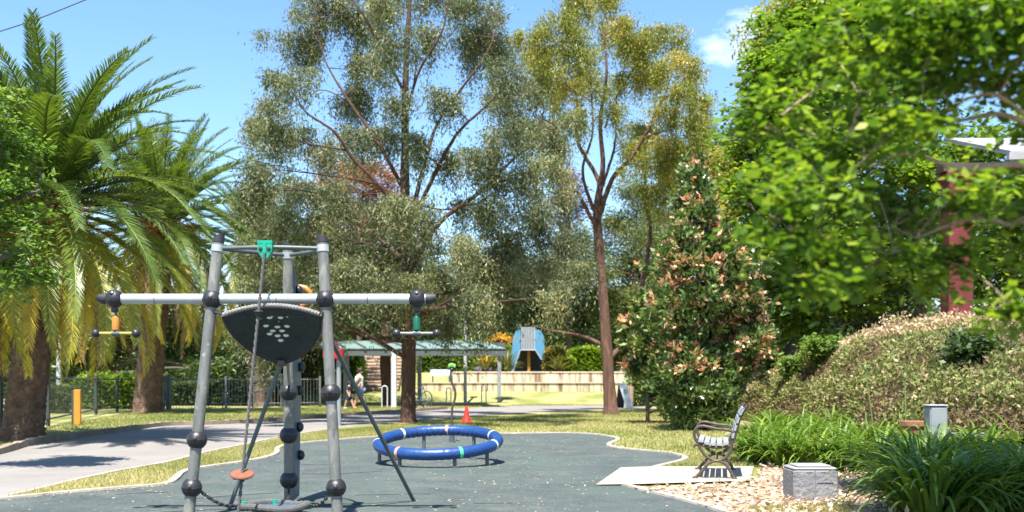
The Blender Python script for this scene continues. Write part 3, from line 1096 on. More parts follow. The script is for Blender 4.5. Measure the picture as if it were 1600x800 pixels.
for k, py, t_ in (('a', 762, math.pi * 0.97), ('b', 762, 0.05), ('c', 752, 1.35)):
    p = along(k, py)
    q = hc + Vector((math.cos(t_) * .29, math.sin(t_) * .23, 0))
    st = p + (q - p).normalized() * .075
    chain(st, q, 'chain', frame)
# blue climbing panel behind the back post
pb0, pb1 = postpts['c']
pd = Vector((-0.09, 0.99, 0)).normalized()
outl = []
for u, z in ((.02, .06), (.40, .06), (.48, .5), (.55, 1.0), (.60, 1.5), (.62, 1.75), (.50, 1.95), (.25, 2.12), (.03, 2.20)):
    p = pb0.lerp(pb1, z / 2.30)
    outl.append(Vector((p.x + .02, p.y + .04, z)) + pd * u)
nrm_ = Vector((pd.y, -pd.x, 0))
po = MB().prism([p - nrm_ * .018 for p in outl], nrm_ * .036).build('climbing_panel', 'panelblue', frame, smooth=False)
for u, z in ((.22, 1.98), (.40, 1.28), (.30, 1.06), (.25, .72), (.33, .45)):
    p = pb0.lerp(pb1, z / 2.30) + Vector((.02, .04, 0)) + pd * u
    MB().sphere((p.x + nrm_.x * .04, p.y + nrm_.y * .04, z), .048, 14, 9, (.8, 1, 1)).build('hand_hold', 'blackplastic', po)
p = pb0.lerp(pb1, 1.96 / 2.3) + Vector((.02, .04, 0)) + pd * .58
go = MB()
go.tube([p + Vector((0.0, 0, .08)), p + Vector((.07, -.02, .06)), p + Vector((.11, -.02, .02)), p + Vector((.11, -.02, -.08)), p + Vector((.02, 0, -.11))], [.022, .028, .028, .024, .022], 10)
go.build('hand_loop', 'orangeplastic', po)

# ------------------------------------------------------------------ blue ring
rc = Vector(((685 - 800) * 14.2 / F, 14.2, 0.305))
ringo = thing('spinning_ring', 'low blue padded ring ride with white, peach and green bands on short steel legs', 'ring ride', (rc.x, rc.y, 0))
tilt = R(8.3)
e1 = Vector((0.998, -0.05, 0.012)).normalized()
e2 = Vector((0.05, math.cos(tilt), math.sin(tilt))).normalized()
e3 = e1.cross(e2)
RR, rt = 0.825, 0.077


def rpt(a, dr=0, dz=0):
    return rc + e1 * ((RR + dr) * math.cos(a)) + e2 * ((RR + dr) * math.sin(a)) + e3 * dz


nu_, nt_ = 336, 22
rg = MB()
vs = []
for i in range(nu_):
    a = 2 * math.pi * i / nu_
    seg = (a * 7 / (2 * math.pi)) % 1
    wob = 1.0
    for j in range(nt_):
        b = 2 * math.pi * j / nt_
        low = max(0.0, math.cos(b - math.pi * 1.22)) ** 2
        rr = rt * (1 + 0.036 * math.sin(a * 62) * (0.15 + low * 2.2) + .008 * math.sin(a * 23 + 1))
        rr *= 1.0 - .05 * math.exp(-((seg - .5) / .02) ** 2)
        vs.append(rpt(a, rr * math.cos(b), rr * math.sin(b)))
rg.add(vs, [(i * nt_ + j, i * nt_ + (j + 1) % nt_, ((i + 1) % nu_) * nt_ + (j + 1) % nt_, ((i + 1) % nu_) * nt_ + j) for i in range(nu_) for j in range(nt_)])
rgo = rg.build('ring_tube', 'ringblue', ringo)
for deg, m_ in ((188, 'whitepaint'), (238, 'peach'), (297, 'limeband'), (340, 'whitepaint'), (27, 'whitepaint'), (88, 'peach'), (137, 'whitepaint')):
    a0 = R(deg)
    bnd = MB()
    vs = []
    for i in range(4):
        a = a0 + (i - 1.5) * .0165
        for j in range(nt_):
            b = 2 * math.pi * j / nt_
            rr = rt * (1.035 if i in (1, 2) else 1.02)
            vs.append(rpt(a, rr * math.cos(b), rr * math.sin(b)))
    bnd.add(vs, [(i * nt_ + j, i * nt_ + (j + 1) % nt_, (i + 1) * nt_ + (j + 1) % nt_, (i + 1) * nt_ + j) for i in range(3) for j in range(nt_)])
    bnd.build('band', m_, rgo)
for deg in (195, 238, 292, 330, 58, 112):
    p = rpt(R(deg), -.01, -.04)
    lo = MB().tube([(p.x, p.y, 0), (p.x, p.y, p.z)], 0.026, 12).build('leg', 'darksteel', ringo)
    MB().lathe((p.x, p.y, .0165), [(.055, 0), (.055, .008), (.03, .012)], 14).build('foot_plate', 'darksteel', lo)

# ------------------------------------------------------------------ wobble pole
wd = GD(692)
wx = (706 - 800) * wd / F
wob = thing('wobble_pole', 'thin wavy dark pole with green leaf top standing behind the blue ring', 'play pole', (wx, wd, 0))
MB().tube([(wx, wd, 0), (wx, wd, .33)], .050, 14).build('foot', 'darksteel', wob)
pts = []
for py, px in ((664, 706), (650, 706), (636, 707), (622, 711), (610, 711), (598, 706), (588, 704), (580, 705)):
    pts.append(P(px, py, wd))
wp = MB().tube(bez(pts, 40), .021, 10).build('wavy_stem', 'iron', wob)
tp = P(706, 576, wd)
MB().lathe(tp - Vector((0, 0, .06)), [(.022, 0), (.035, .03), (.038, .05), (.022, .07)], 14).build('hub', 'blackplastic', wob)
lf = MB()
for a, s_ in ((0.3, .13), (1.4, .16), (2.6, .13), (4.4, .12)):
    d = Vector((math.cos(a) * .8, math.sin(a) * .3, .8)).normalized()
    lf.sphere(tp + d * .07, .032, 12, 8, (.8, .35, 1.3))
lf.build('leaf_top', 'leafplastic', wob)

# ------------------------------------------------------------------ traffic cone
cd_ = GD(660.5)
cx = (729 - 800) * cd_ / F
cone = thing('traffic_cone', 'small red traffic cone on the lawn beyond the blue ring', 'cone', (cx, cd_, 0))
MB().lathe((cx, cd_, .02), [(.135, 0), (.10, .10), (.065, .25), (.035, .42), (.028, .44)], 20).build('body', 'cone', cone)
MB().box((cx - .17, cd_ - .17, 0), (cx + .17, cd_ + .17, .025), bev=.006).build('base', 'cone', cone)

# ------------------------------------------------------------------ park bench
bo_ = Vector(((1115 - 800) * 11.8 / F, 11.8, 0.024))
ba = Vector((.20, .98, 0)).normalized()
bu = Vector((.98, -.20, 0))
BL = 1.22
bench = thing('park_bench', 'park bench with dark curved iron arms and grey slats beside the agapanthus', 'bench', tuple(bo_))


def bp_(cx_, cy_, s_):
    return bo_ + bu * ((cx_ - 300) / 542) + ba * s_ + Vector((0, 0, (605 - cy_) / 542))


for s_ in (0.0, BL):
    sf = MB()
    for path, r0 in (([(186, 603), (215, 575), (242, 545), (272, 508), (320, 494), (365, 508), (395, 545), (414, 578), (427, 603)], .019),
                     ([(205, 385), (222, 425), (260, 470), (320, 495), (378, 470), (404, 430), (412, 395)], .019),
                     ([(428, 318), (390, 300), (345, 296), (300, 290), (240, 277), (200, 285), (182, 318), (186, 355), (205, 388)], .017),
                     ([(205, 388), (188, 396), (174, 408)], .017),
                     ([(205, 385), (250, 403), (320, 410), (380, 405), (412, 395)], .017),
                     ([(400, 408), (425, 350), (446, 270), (468, 205), (492, 165), (508, 148)], .021)):
        sf.tube(bez([bp_(a, b, s_) for a, b in path], 26), r0, 8)
    for a in (186, 427):
        q = bp_(a, 603, s_)
        sf.lathe((q.x, q.y, bo_.z), [(.032, 0), (.032, .012), (.02, .02)], 10)
    sf.build('side_frame', 'iron', bench)
seat = [(222, 383), (258, 396), (296, 402), (336, 403), (376, 398)]
for a, b in seat:
    q = MB()
    c0, c1 = bp_(a - 15, b - 6, -.03), bp_(a + 15, b - 6 + (1 if a > 290 else 3), -.03)
    c1.z = c0.z + (c1.z - c0.z)
    q.prism([c0, c1, c1 + Vector((0, 0, .022)), c0 + Vector((0, 0, .022))], ba * (BL + .06))
    q.build('seat_slat', 'slat', bench, smooth=False)
for a, b, a2, b2 in ((418, 352, 426, 318), (431, 306, 441, 270), (446, 258, 457, 222), (464, 208, 486, 168)):
    c0, c1 = bp_(a - 8, b, -.03), bp_(a2 - 8, b2, -.03)
    n_ = bu * .022
    q = MB().prism([c0, c1, c1 + n_, c0 + n_], ba * (BL + .06))
    q.build('back_slat', 'slat', bench, smooth=False)
MB().tube([bp_(320, 494, 0), bp_(320, 494, BL)], .012, 8).build('stretcher', 'iron', bench)

# ------------------------------------------------------------------ stone block
k = 9.79
x0, x1 = (1240 - 800) * k / F, (1310 - 800) * k / F
blk = thing('stone_block', 'squat grey stone block with stepped lid on the leaf litter in front of the bench', 'stone block', ((x0 + x1) / 2, k + .2, 0))
MB().box((x0, k, -.02), (x1, k + .40, .295), bev=.014).build('body', 'stoneblock', blk, angle=30)
gr_ = MB()
gr_.box((x0 + .205, k - .004, .03), (x0 + .212, k + .01, .29))
gr_.box((x0 + .225, k - .006, .175), (x0 + .38, k + .008, .183))
gr_.box((x0 + .185, k - .010, .025), (x0 + .21, k + .006, .055))
gr_.build('joint_line', 'timber', blk)
MB().box((x0 + .004, k + .004, .294), (x1 - .004, k + .396, .318), bev=.012).build('lid', 'stonelid', blk, angle=30)
MB().box((x0 + .05, k + .05, .317), (x1 - .05, k + .35, .338), bev=.01).build('raised_panel', 'stonelid', blk, angle=30)

# ------------------------------------------------------------------ red box on post behind the frame
rd = 26.0
rp0 = P(522, 560, rd)
rbx = thing('red_box', 'red box on a grey post seen behind the right leg of the climbing frame', 'box', (rp0.x, rd, 0))
MB().box((rp0.x - .26, rd - .16, P(0, 561, rd).z), (rp0.x + .24, rd + .16, P(0, 546, rd).z), bev=.03).build('body', 'red', rbx)
MB().prism([(rp0.x - .06, rd - .16, P(0, 546, rd).z), (rp0.x + .1, rd - .16, P(0, 546, rd).z), (rp0.x + .05, rd - .16, P(0, 534, rd).z), (rp0.x - .02, rd - .16, P(0, 536, rd).z)], (0, .3, 0)).build('top', 'cone', rbx, smooth=False)
MB().tube([(rp0.x + .12, rd, -.02), (rp0.x + .12, rd, P(0, 560, rd).z)], .06, 12).build('post', 'greypost', rbx)

# ------------------------------------------------------------------ pergola
pg = thing('pergola', 'long low shelter with pale green roof sheets on grey steel posts behind the trees', 'pergola', P(660, 638, 44.5).to_tuple()[:2] + (0,))


def post(px, foot, top, w, m, name='post'):
    d = GD(foot)
    x = (px - 800) * d / F
    hw = w * d / F / 2
    o = MB().box((x - hw, d - hw, -.02), (x + hw, d + hw, H + (YH - top) * d / F), bev=.012).build(name, m, pg)
    MB().box((x - hw * 1.7, d - hw * 1.7, 0), (x + hw * 1.7, d + hw * 1.7, .05)).build('base_plate', 'greypost', o)


post(615.5, 638, 545, 8, 'lightpost')
post(541, 633.5, 549, 8, 'greypost')
post(655.5, 633, 549, 6, 'greypost')
post(780, 632.5, 549, 6, 'greypost')
d0, d1 = 44.0, 47.8
xA, xB = (508 - 800) * d0 / F, (792 - 800) * d0 / F
zl, zh = H + (YH - 546) * d0 / F, H + (YH - 534) * d1 / F
MB().box((xA, d0 - .06, zl - .27), (xB, d0 + .06, zl)).build('front_beam', 'fascia', pg)
MB().box((xA + .1, d1 - .06, zh - .26), (xB - .1, d1 + .06, zh - .04)).build('rear_beam', 'fascia', pg)
npan = 9
for i in range(npan):
    a, b = xA + (xB - xA) * i / npan, xA + (xB - xA) * (i + 1) / npan
    sk = -1.2
    q = [(a + .05, d0 - .1, zl + .02), (b - .05, d0 - .1, zl + .02), (b - .05 + sk, d1, zh + .02), (a + .05 + sk, d1, zh + .02)]
    MB().prism(q, (0, 0, .03)).build('roof_sheet', 'roofsheet', pg, smooth=False)
    MB().prism([(a - .05, d0 - .12, zl - .02), (a + .05, d0 - .12, zl - .02), (a + .05 + sk, d1, zh - .02), (a - .05 + sk, d1, zh - .02)], (0, 0, .13)).build('rafter', 'darksteel', pg, smooth=False)
for px in (572, 689, 745):
    x = (px - 800) * d0 / F
    MB().tube([(x, d0, zl - .2), (x, d1, zl - .1)], .04, 8).build('tie_rod', 'darksteel', pg)

# lamp pole
ld = GD(633)
lx = (727 - 800) * ld / F
lp = thing('lamp_pole', 'tall thin pale grey pole standing in front of the shelter roof', 'lamp pole', (lx, ld, 0))
MB().tube([(lx, ld, 0), (lx, ld, 2.5), (lx, ld, 5.0)], [.085, .075, .06], 12).build('pole', 'lightpost', lp)
MB().lathe((lx, ld, 0), [(.14, 0), (.14, .06), (.09, .1)], 12).build('base', 'greypost', lp)
MB().lathe((lx, ld, 5.0), [(.1, 0), (.22, .1), (.22, .2), (.05, .28)], 14).build('lamp_head', 'greypost', lp)

# hanging bowl planter on the right pergola post
bd = GD(632.5) - .12
bp0 = Vector(((781 - 800) * bd / F, bd, H + (YH - 545) * bd / F))
pl_ = thing('planter_bowl', 'dark bowl of yellow and orange flowers at the right end of the shelter', 'planter', tuple(bp0))
MB().lathe(bp0, [(.08, -.05), (.25, .12), (.40, .36), (.43, .40), (.36, .40)], 20).build('bowl', 'iron', pl_)
pos = np.array(bp0) + np.array([0.05, 0, .45]) + rng.normal(size=(900, 3)) * np.array([.25, .22, .13])
V, Q = leaves(pos, rng.normal(size=(900, 3)), .09, .07, 0.3)
np_mesh('flowers', V, Q, rng.uniform(0, 1, 900), 'flowers', pl_)

# ------------------------------------------------------------------ bike hoops, ring stand
for px, foot, top, w in ((601, 638, 603, 8.5), (701, 633, 606, 7), (756, 633, 601, 7)):
    d = GD(foot)
    s_ = d / F
    x, hw, hh = (px - 800) * s_, w * s_ / 2, (foot - top) * s_
    pts = [(x - hw, d, -.02), (x - hw, d, hh - hw)] + [(x - hw * math.cos(a), d, hh - hw + hw * math.sin(a)) for a in np.linspace(.2, math.pi - .2, 9)] + [(x + hw, d, hh - hw), (x + hw, d, -.02)]
    nm = {601: 'pale steel bike hoop beside the pale shelter post', 701: 'thin steel bike hoop behind the wavy pole', 756: 'thin steel bike hoop between the lamp pole and the flower planter'}[px]
    h = thing('bike_hoop', nm, 'bike hoop', (x, d, 0), 'bike hoops by the shelter')
    MB().tube(pts, .026, 10).build('hoop', 'lightpost', h)
    fp = MB()
    for q in (-hw, hw):
        fp.lathe((x + q, d, gz(x, d)), [(.07, 0), (.07, .015), (.03, .02)], 10)
    fp.build('foot_plates', 'greypost', h)
# bicycle leaning behind the eucalyptus trunk
d = 41.0
s_ = d / F
bkx, wr = (642 - 800) * s_, .36
bk = thing('bicycle', 'dark bicycle parked behind the big gum trunk', 'bicycle', (bkx, d, 0))
hd = Vector((0.55, 0.83, 0)).normalized()
w0, w1 = Vector((bkx, d, wr + .01)), Vector((bkx, d, wr + .01)) + hd * 1.02


def wheel(c, hv):
    w = MB()
    w.tube([c + hv * (math.cos(a) * wr) + Vector((0, 0, math.sin(a) * wr)) for a in np.linspace(0, 2 * math.pi, 33)[:-1]], .02, 8, closed=True)
    wo_ = w.build('wheel', 'wire', bk)
    sp = MB()
    for a in np.linspace(0, 2 * math.pi, 13)[:-1]:
        sp.tube([c, c + hv * (math.cos(a) * wr) + Vector((0, 0, math.sin(a) * wr))], .004, 4)
    sp.sphere(c, .035, 8, 6)
    sp.build('spokes', 'alu', wo_)


wheel(w0, Vector((.96, .28, 0)).normalized())
wheel(w1, hd)
bb = w0.lerp(w1, .58) - Vector((0, 0, .06))
hdl = w0 + hd * .12 + Vector((0, 0, .50))
st_ = w1 - hd * .22 + Vector((0, 0, .52))
fr_ = MB()
for a, b in ((hdl, bb), (bb, st_), (hdl - Vector((0, 0, .04)), st_), (w1, bb), (w1, st_), (w0, hdl)):
    fr_.tube([a, b], .017, 8)
fr_.build('bike_frame', 'panelblue', bk)
sd = MB().sphere(st_ + Vector((0, 0, .10)), .1, 12, 8, (1.2, .6, .4))
sd.tube([st_, st_ + Vector((0, 0, .09))], .012, 8)
sd.build('saddle', 'blackplastic', bk)
hbv = Vector((-hd.y, hd.x, 0))
hb = MB().tube([hdl, hdl + Vector((0, 0, .14))], .014, 8)
hb.tube([hdl + Vector((0, 0, .14)) - hbv * .28, hdl + Vector((0, 0, .16)), hdl + Vector((0, 0, .14)) + hbv * .28], .013, 8)
hb.build('handlebar', 'darksteel', bk)

# ------------------------------------------------------------------ retaining walls, steps, seat
w1d, w2d = 53.0, 53.9
wl = thing('retaining_wall', 'two tiered cream concrete retaining wall below the hedge', 'wall', (0, w1d, .5))
zb1, zt1, zt2 = .45, H + (YH - 598) * w1d / F, H + (YH - 581) * w2d / F
xa, xb = -4.8, 6.6
sgs = np.linspace(xa, xb, 8)
for i in range(7):
    MB().box((sgs[i] + .006, w1d, zb1 - .3), (sgs[i + 1] - .006, w2d, zt1 - .03)).build('lower_panel', 'wall', wl, smooth=False)
    if i > 0:
        MB().box((sgs[i] + .006, w2d + .01, zb1), (sgs[i + 1] - .006, w2d + .5, zt2 - .05)).build('upper_panel', 'wall', wl, smooth=False)
MB().box((xa - .03, w1d - .05, zt1 - .029), (xb + .03, w2d + .005, zt1 + .03)).build('lower_coping', 'coping', wl)
MB().box((sgs[1] - .03, w2d - .03, zt2 - .049), (xb + .03, w2d + .55, zt2 + .02)).build('upper_coping', 'coping', wl)

stp = thing('garden_steps', 'wide pale stone steps rising between bushes behind the shelter', 'steps', (-7, 53.5, .6))
xs0, xs1 = (562 - 800) * 54 / F, (624 - 800) * 54 / F
nst = 11
for i in range(nst):
    y0 = 53.2 + i * .36
    z0 = .58 + i * .19
    MB().box((xs0, y0, z0 - (.25 if i else .35)), (xs1, y0 + .38, z0 + .125)).build('riser', 'riser', stp, smooth=False)
    MB().box((xs0 - .02, y0 - .035, z0 + .127), (xs1 + .02, y0 + .37, z0 + .19)).build('tread', 'step', stp, smooth=False)
MB().box((xs0 - .4, 57.1, .4), (xs1 + .4, 62, .58 + nst * .19)).build('landing', 'step', stp, smooth=False)

d = 53.4
sx0, sx1 = (672 - 800) * d / F, (706 - 800) * d / F
wb = thing('garden_bench', 'pale blue bench standing on the lower wall tier', 'bench', ((sx0 + sx1) / 2, d, zt1))
zs = zt1 + .03
MB().box((sx0, d - .12, zs + .30), (sx1, d + .28, zs + .35)).build('seat', 'benchwhite', wb)
MB().prism([(sx0, d + .24, zs + .30), (sx1, d + .24, zs + .30), (sx1, d + .40, zs + .66), (sx0, d + .40, zs + .66)], (0, .04, 0)).build('backrest', 'benchwhite', wb, smooth=False)
for x in (sx0 + .1, sx1 - .16):
    MB().box((x, d - .1, zs - .01), (x + .06, d + .26, zs + .30)).build('leg', 'darksteel', wb)

# ------------------------------------------------------------------ blue play slide tower
td = 56.0
tz = 1.6


def TP(px, py, dd=td):
    return P(px, py, dd)


tw = thing('play_tower', 'blue and grey play tower with slatted front on the terrace above the wall', 'play tower', (TP(822, 578).x, td, tz))
lft = [TP(797, 582), TP(802, 582), TP(813.5, 547), TP(813.5, 514), TP(806, 517), TP(801, 530)]
MB().prism(lft, (0, .08, 0)).build('side_panel', 'slideblue', tw, smooth=False)
rgt = [TP(836, 547), TP(845, 562), TP(851.5, 561), TP(850, 526), TP(845, 517), TP(836, 513)]
MB().prism(rgt, (0, .08, 0)).build('side_panel', 'slideblue', tw, smooth=False)
le = MB()
le.tube([TP(801.5, 582) - Vector((0, .03, 0)), TP(813, 547) - Vector((0, .03, 0)), TP(836.5, 547) - Vector((0, .03, 0)), TP(846, 562) - Vector((0, .03, 0))], .03, 6)
le.build('edge_trim', 'slidegrey', tw)
MB().prism([TP(813.5, 547, td + .1), TP(836, 547, td + .1), TP(836, 512, td + .1), TP(813.5, 512, td + .1)], (0, .06, 0)).build('front_board', 'slidedark', tw, smooth=False)
slx = MB()
for i in range(9):
    px = 814.6 + i * 2.5
    a, b = TP(px, 546.5, td + .03), TP(px + 1.35, 511, td + .03)
    slx.box((a.x, td + .03, a.z), (b.x, td + .09, b.z))
slx.build('slats', 'slidegrey', tw)
a, b = TP(824, 582, td + .5), TP(828.5, 546, td + .5)
MB().box((a.x, td + .5, 1.45), (b.x, td + .65, b.z)).build('post', 'woodpost', tw)
a, b = TP(800, 549, td + 1.2), TP(846, 545, td + 1.2)
MB().box((a.x, td + .15, a.z), (b.x, td + 1.6, a.z + .1)).build('deck', 'slidedark', tw)
a, b = TP(800, 582, td + 1.8), TP(848, 546, td + 1.8)
MB().box((a.x, td + 1.6, 1.4), (b.x, td + 1.7, b.z)).build('rear_board', 'slidedark', tw)

# ------------------------------------------------------------------ A-frame sign
sdn = GD(638.5)
sx = (976 - 800) * sdn / F
sg = thing('sandwich_board', 'leaning white sandwich board standing by the reddish gum trunk', 'sign', (sx, sdn, 0))
k = sdn / F
f_ = [Vector((sx + 3 * k, sdn, .02)), Vector((sx + 15 * k, sdn + .12, .02)), Vector((sx + 4 * k, sdn + .25, 1.05)), Vector((sx - 9 * k, sdn + .13, 1.05))]
nn = (f_[1] - f_[0]).cross(f_[3] - f_[0]).normalized()
MB().prism(f_, nn * -.03).build('front_board', 'signwhite', sg, smooth=False)
g_ = [Vector((sx - 9 * k, sdn + .17, 1.04)), Vector((sx + 4 * k, sdn + .29, 1.04)), Vector((sx + 2 * k, sdn + .85, .02)), Vector((sx - 11 * k, sdn + .72, .02))]
MB().prism(g_, (0, .03, 0)).build('rear_board', 'bagdark', sg, smooth=False)


def onb(u, v):
    return f_[0].lerp(f_[1], u).lerp(f_[3].lerp(f_[2], u), v) + nn * .006


for (u0, u1, v0, v1) in ((.25, .75, .62, .66), (.35, .68, .70, .75), (.3, .6, .55, .575)):
    MB().prism([onb(u0, v0), onb(u1, v0), onb(u1, v1), onb(u0, v1)], nn * .004).build('green_mark', 'pulley', sg, smooth=False)

# ------------------------------------------------------------------ fences
def palisade(pxs, foots, top_of, name, label, m, pick, rails=(.12, .92), ph=1.28, picket=True):
    pts = [G(a, b) for a, b in zip(pxs, foots)]
    o = thing(name, label, 'fence', (pts[0][0], pts[0][1], 0))
    for i, (x, y) in enumerate(pts):
        MB().box((x - .045, y - .045, -.05), (x + .045, y + .045, ph + .06), bev=.01).build('post', m, o)
        if i + 1 < len(pts):
            x2, y2 = pts[i + 1]
            L_ = math.hypot(x2 - x, y2 - y)
            q = MB()
            n_ = max(2, int(L_ / pick))
            for j in range(1, n_):
                u = j / n_
                q.tube([(x + (x2 - x) * u, y + (y2 - y) * u, .06), (x + (x2 - x) * u, y + (y2 - y) * u, ph)], .011 if picket else .004, 5)
            if not picket:
                for j in range(1, 7):
                    q.tube([(x, y, .1 + j * .17), (x2, y2, .1 + j * .17)], .003, 4)
            q.build('infill_panel', m, o)
            for r_ in rails:
                MB().tube([(x, y, ph * r_ + .03), (x2, y2, ph * r_ + .03)], .022, 6).build('rail', m, o)
    return o


palisade([256, 266, 309, 353, 396, 440, 500], [640.5, 640, 638.8, 638, 637, 636.5, 635.5], 590, 'palisade_fence', 'grey steel picket fence behind the palms', 'fence', .15)
palisade([-60, 0, 75, 150, 183, 222, 262], [705, 686, 666, 648, 643.5, 641.5, 640.5], 600, 'mesh_fence', 'dark wire mesh fence on thin posts beside the left palm trunk', 'fencedark', .16, picket=False)
# ramp handrail
hr = thing('ramp_handrail', 'grey tubular handrail sloping upward in front of the picket fence', 'handrail', (P(400, 636, 41.5).x, 41.5, 0))
for dz in (0, .38):
    MB().tube([Vector((P(345, 640, 41.5).x, 41.5, .25 + dz)), Vector((P(440, 600, 41.5).x, 41.5, 1.02 + dz)), Vector((P(470, 600, 41.5).x, 41.5, 1.12 + dz))], .025, 8).build('rail', 'fence', hr)
for px, z in ((348, .66), (395, 1.0), (440, 1.4), (468, 1.5)):
    x = P(px, 600, 41.5).x
    MB().tube([(x, 41.5, -.02), (x, 41.5, z)], .025, 8).build('post', 'fence', hr)
# orange marker post
od = GD(664)
ox = (120 - 800) * od / F
op = thing('marker_post', 'short orange timber post with dark side at the mesh fence', 'post', (ox, od, 0))
MB().box((ox - .085, od, -.02), (ox + .085, od + .09, .92), bev=.01).build('face', 'woodpost', op)
MB().box((ox - .15, od + .02, -.02), (ox - .088, od + .12, .90), bev=.008).build('backing', 'fencedark', op)
# white pole in the left background
wd_ = 45
wx_ = P(92, 600, wd_).x
wpole = thing('utility_pole', 'pale grey pole among the dark trees between the two palm trunks', 'pole', (wx_, wd_, 0))
MB().tube([(wx_, wd_, 0), (wx_, wd_, P(0, 528, wd_).z)], .11, 12).build('shaft', 'lightpost', wpole)
MB().tube([(wx_, wd_, P(0, 528, wd_).z), (wx_, wd_, P(0, 524, wd_).z)], [.13, .09], 12).build('top_cap', 'greypost', wpole)
# overhead wire
wv = MB().tube(bez([P(-260, 122, 22), P(0, 49, 24), P(133, 0, 25), P(420, -120, 27)], 30), .014, 5)
tag(wv.build('overhead_wire', 'wire'), 'thin black overhead wire crossing the top left corner of the sky', 'wire')

# ------------------------------------------------------------------ porch on the right, seen through leaves
pd_ = 23.5
pr = thing('porch', 'porch with a red square pillar and pale roof half hidden by leaves', 'porch', (P(1500, 470, pd_).x, pd_, 2.4))
a, b = P(1483, 470, pd_), P(1521, 268, pd_)
MB().box((a.x, pd_, 1.6), (b.x, pd_ + .5, b.z), bev=.02).build('pillar', 'brickred', pr)
MB().box((a.x - .06, pd_ - .06, b.z - .14), (b.x + .06, pd_ + .56, b.z + .003), bev=.02).build('pillar_cap', 'brickred', pr)
MB().box((P(1474, 0, pd_).x, pd_ - .02, b.z + .005), (P(2000, 0, pd_).x, pd_ + .4, b.z + .2)).build('beam', 'iron', pr)
c0 = P(1520, 262, pd_ - .6)
MB().prism([(P(1556, 0, pd_).x, pd_ - .7, b.z + .22), (P(2050, 0, pd_).x, pd_ - .7, b.z + .22), (P(2050, 0, pd_).x, pd_ + 3.5, b.z + 1.5), (P(1575, 0, pd_).x, pd_ + 3.5, b.z + 1.5)], (0, 0, .1)).build('roof', 'roofgrey', pr, smooth=False)
MB().box((P(1550, 0, pd_).x, pd_ - .82, b.z + .10), (P(2050, 0, pd_).x, pd_ - .70, b.z + .26)).build('gutter', 'roofgrey', pr)
a2, b2 = P(1760, 470, pd_), P(1803, 268, pd_)
MB().box((a2.x, pd_, 1.6), (b2.x, pd_ + .5, b.z), bev=.02).build('pillar', 'brickred', pr)

# grey bollard, timber edge and pot in the right bed
gd = 13.4
gp = P(1462, 690, gd)
bol = thing('garden_bollard', 'squat grey concrete post half hidden behind agapanthus at the right', 'bollard', (gp.x, gd, 0))
MB().box((gp.x - .115, gd - .115, 0), (gp.x + .115, gd + .115, P(0, 635, gd).z), bev=.02).build('body', 'greypost', bol)
MB().box((gp.x - .125, gd - .125, P(0, 635, gd).z + .002), (gp.x + .125, gd + .125, P(0, 632, gd).z), bev=.012).build('cap', 'stonelid', bol)
te = thing('timber_edge', 'low weathered grey timber edging at the foot of the bank', 'edging', (P(1530, 690, 13.6).x, 13.6, 0))
for i, (a, b, z) in enumerate(((1490, 1556, .46), (1560, 1640, .40))):
    MB().box((P(a, 0, 13.6).x, 13.6 + i * .1, 0), (P(b, 0, 13.6).x, 13.72 + i * .1, z), bev=.01).build('board', 'timber', te)
for px in (1486, 1556, 1636):
    MB().box((P(px, 0, 13.6).x, 13.73, 0), (P(px, 0, 13.6).x + .09, 13.84, .52), bev=.008).build('stake', 'timber', te)
ptd = 13.7
pt = P(1430, 670, ptd)
pot = thing('terracotta_pot', 'terracotta pot beside the grey concrete post in the right bed', 'pot', (pt.x, ptd, 0))
MB().lathe((pt.x, ptd, 0), [(.12, 0), (.17, .25), (.20, .55)], 18).build('body', 'terracotta', pot)
MB().lathe((pt.x, ptd, .55), [(.22, 0), (.22, .06), (.17, .06), (.15, .02)], 18).build('rim', 'terracotta', pot)

# ------------------------------------------------------------------ people
def skin_body(name, verts, edges, radii, m, parent, root=0, sub=2):
    o_ = ORG[parent.name]
    me = bpy.data.meshes.new(name)
    me.from_pydata([(Vector(v) - o_).to_tuple() for v in verts], edges, [])
    ob = bpy.data.objects.new(name, me)
    COL.objects.link(ob)
    md_ = ob.modifiers.new('skin', 'SKIN')
    for i, r_ in enumerate(radii):
        sv = me.skin_vertices[0].data[i]
        sv.radius = r_ if hasattr(r_, '__len__') else (r_, r_)
        sv.use_root = (i == root)
    ss = ob.modifiers.new('sub', 'SUBSURF')
    ss.levels = ss.render_levels = sub
    bpy.context.view_layer.update()
    dg = bpy.context.evaluated_depsgraph_get()
    nm = bpy.data.meshes.new_from_object(ob.evaluated_get(dg))
    nm.name = name
    bpy.data.objects.remove(ob)
    nm.polygons.foreach_set('use_smooth', [True] * len(nm.polygons))
    return link_mesh(nm, name, m, parent)


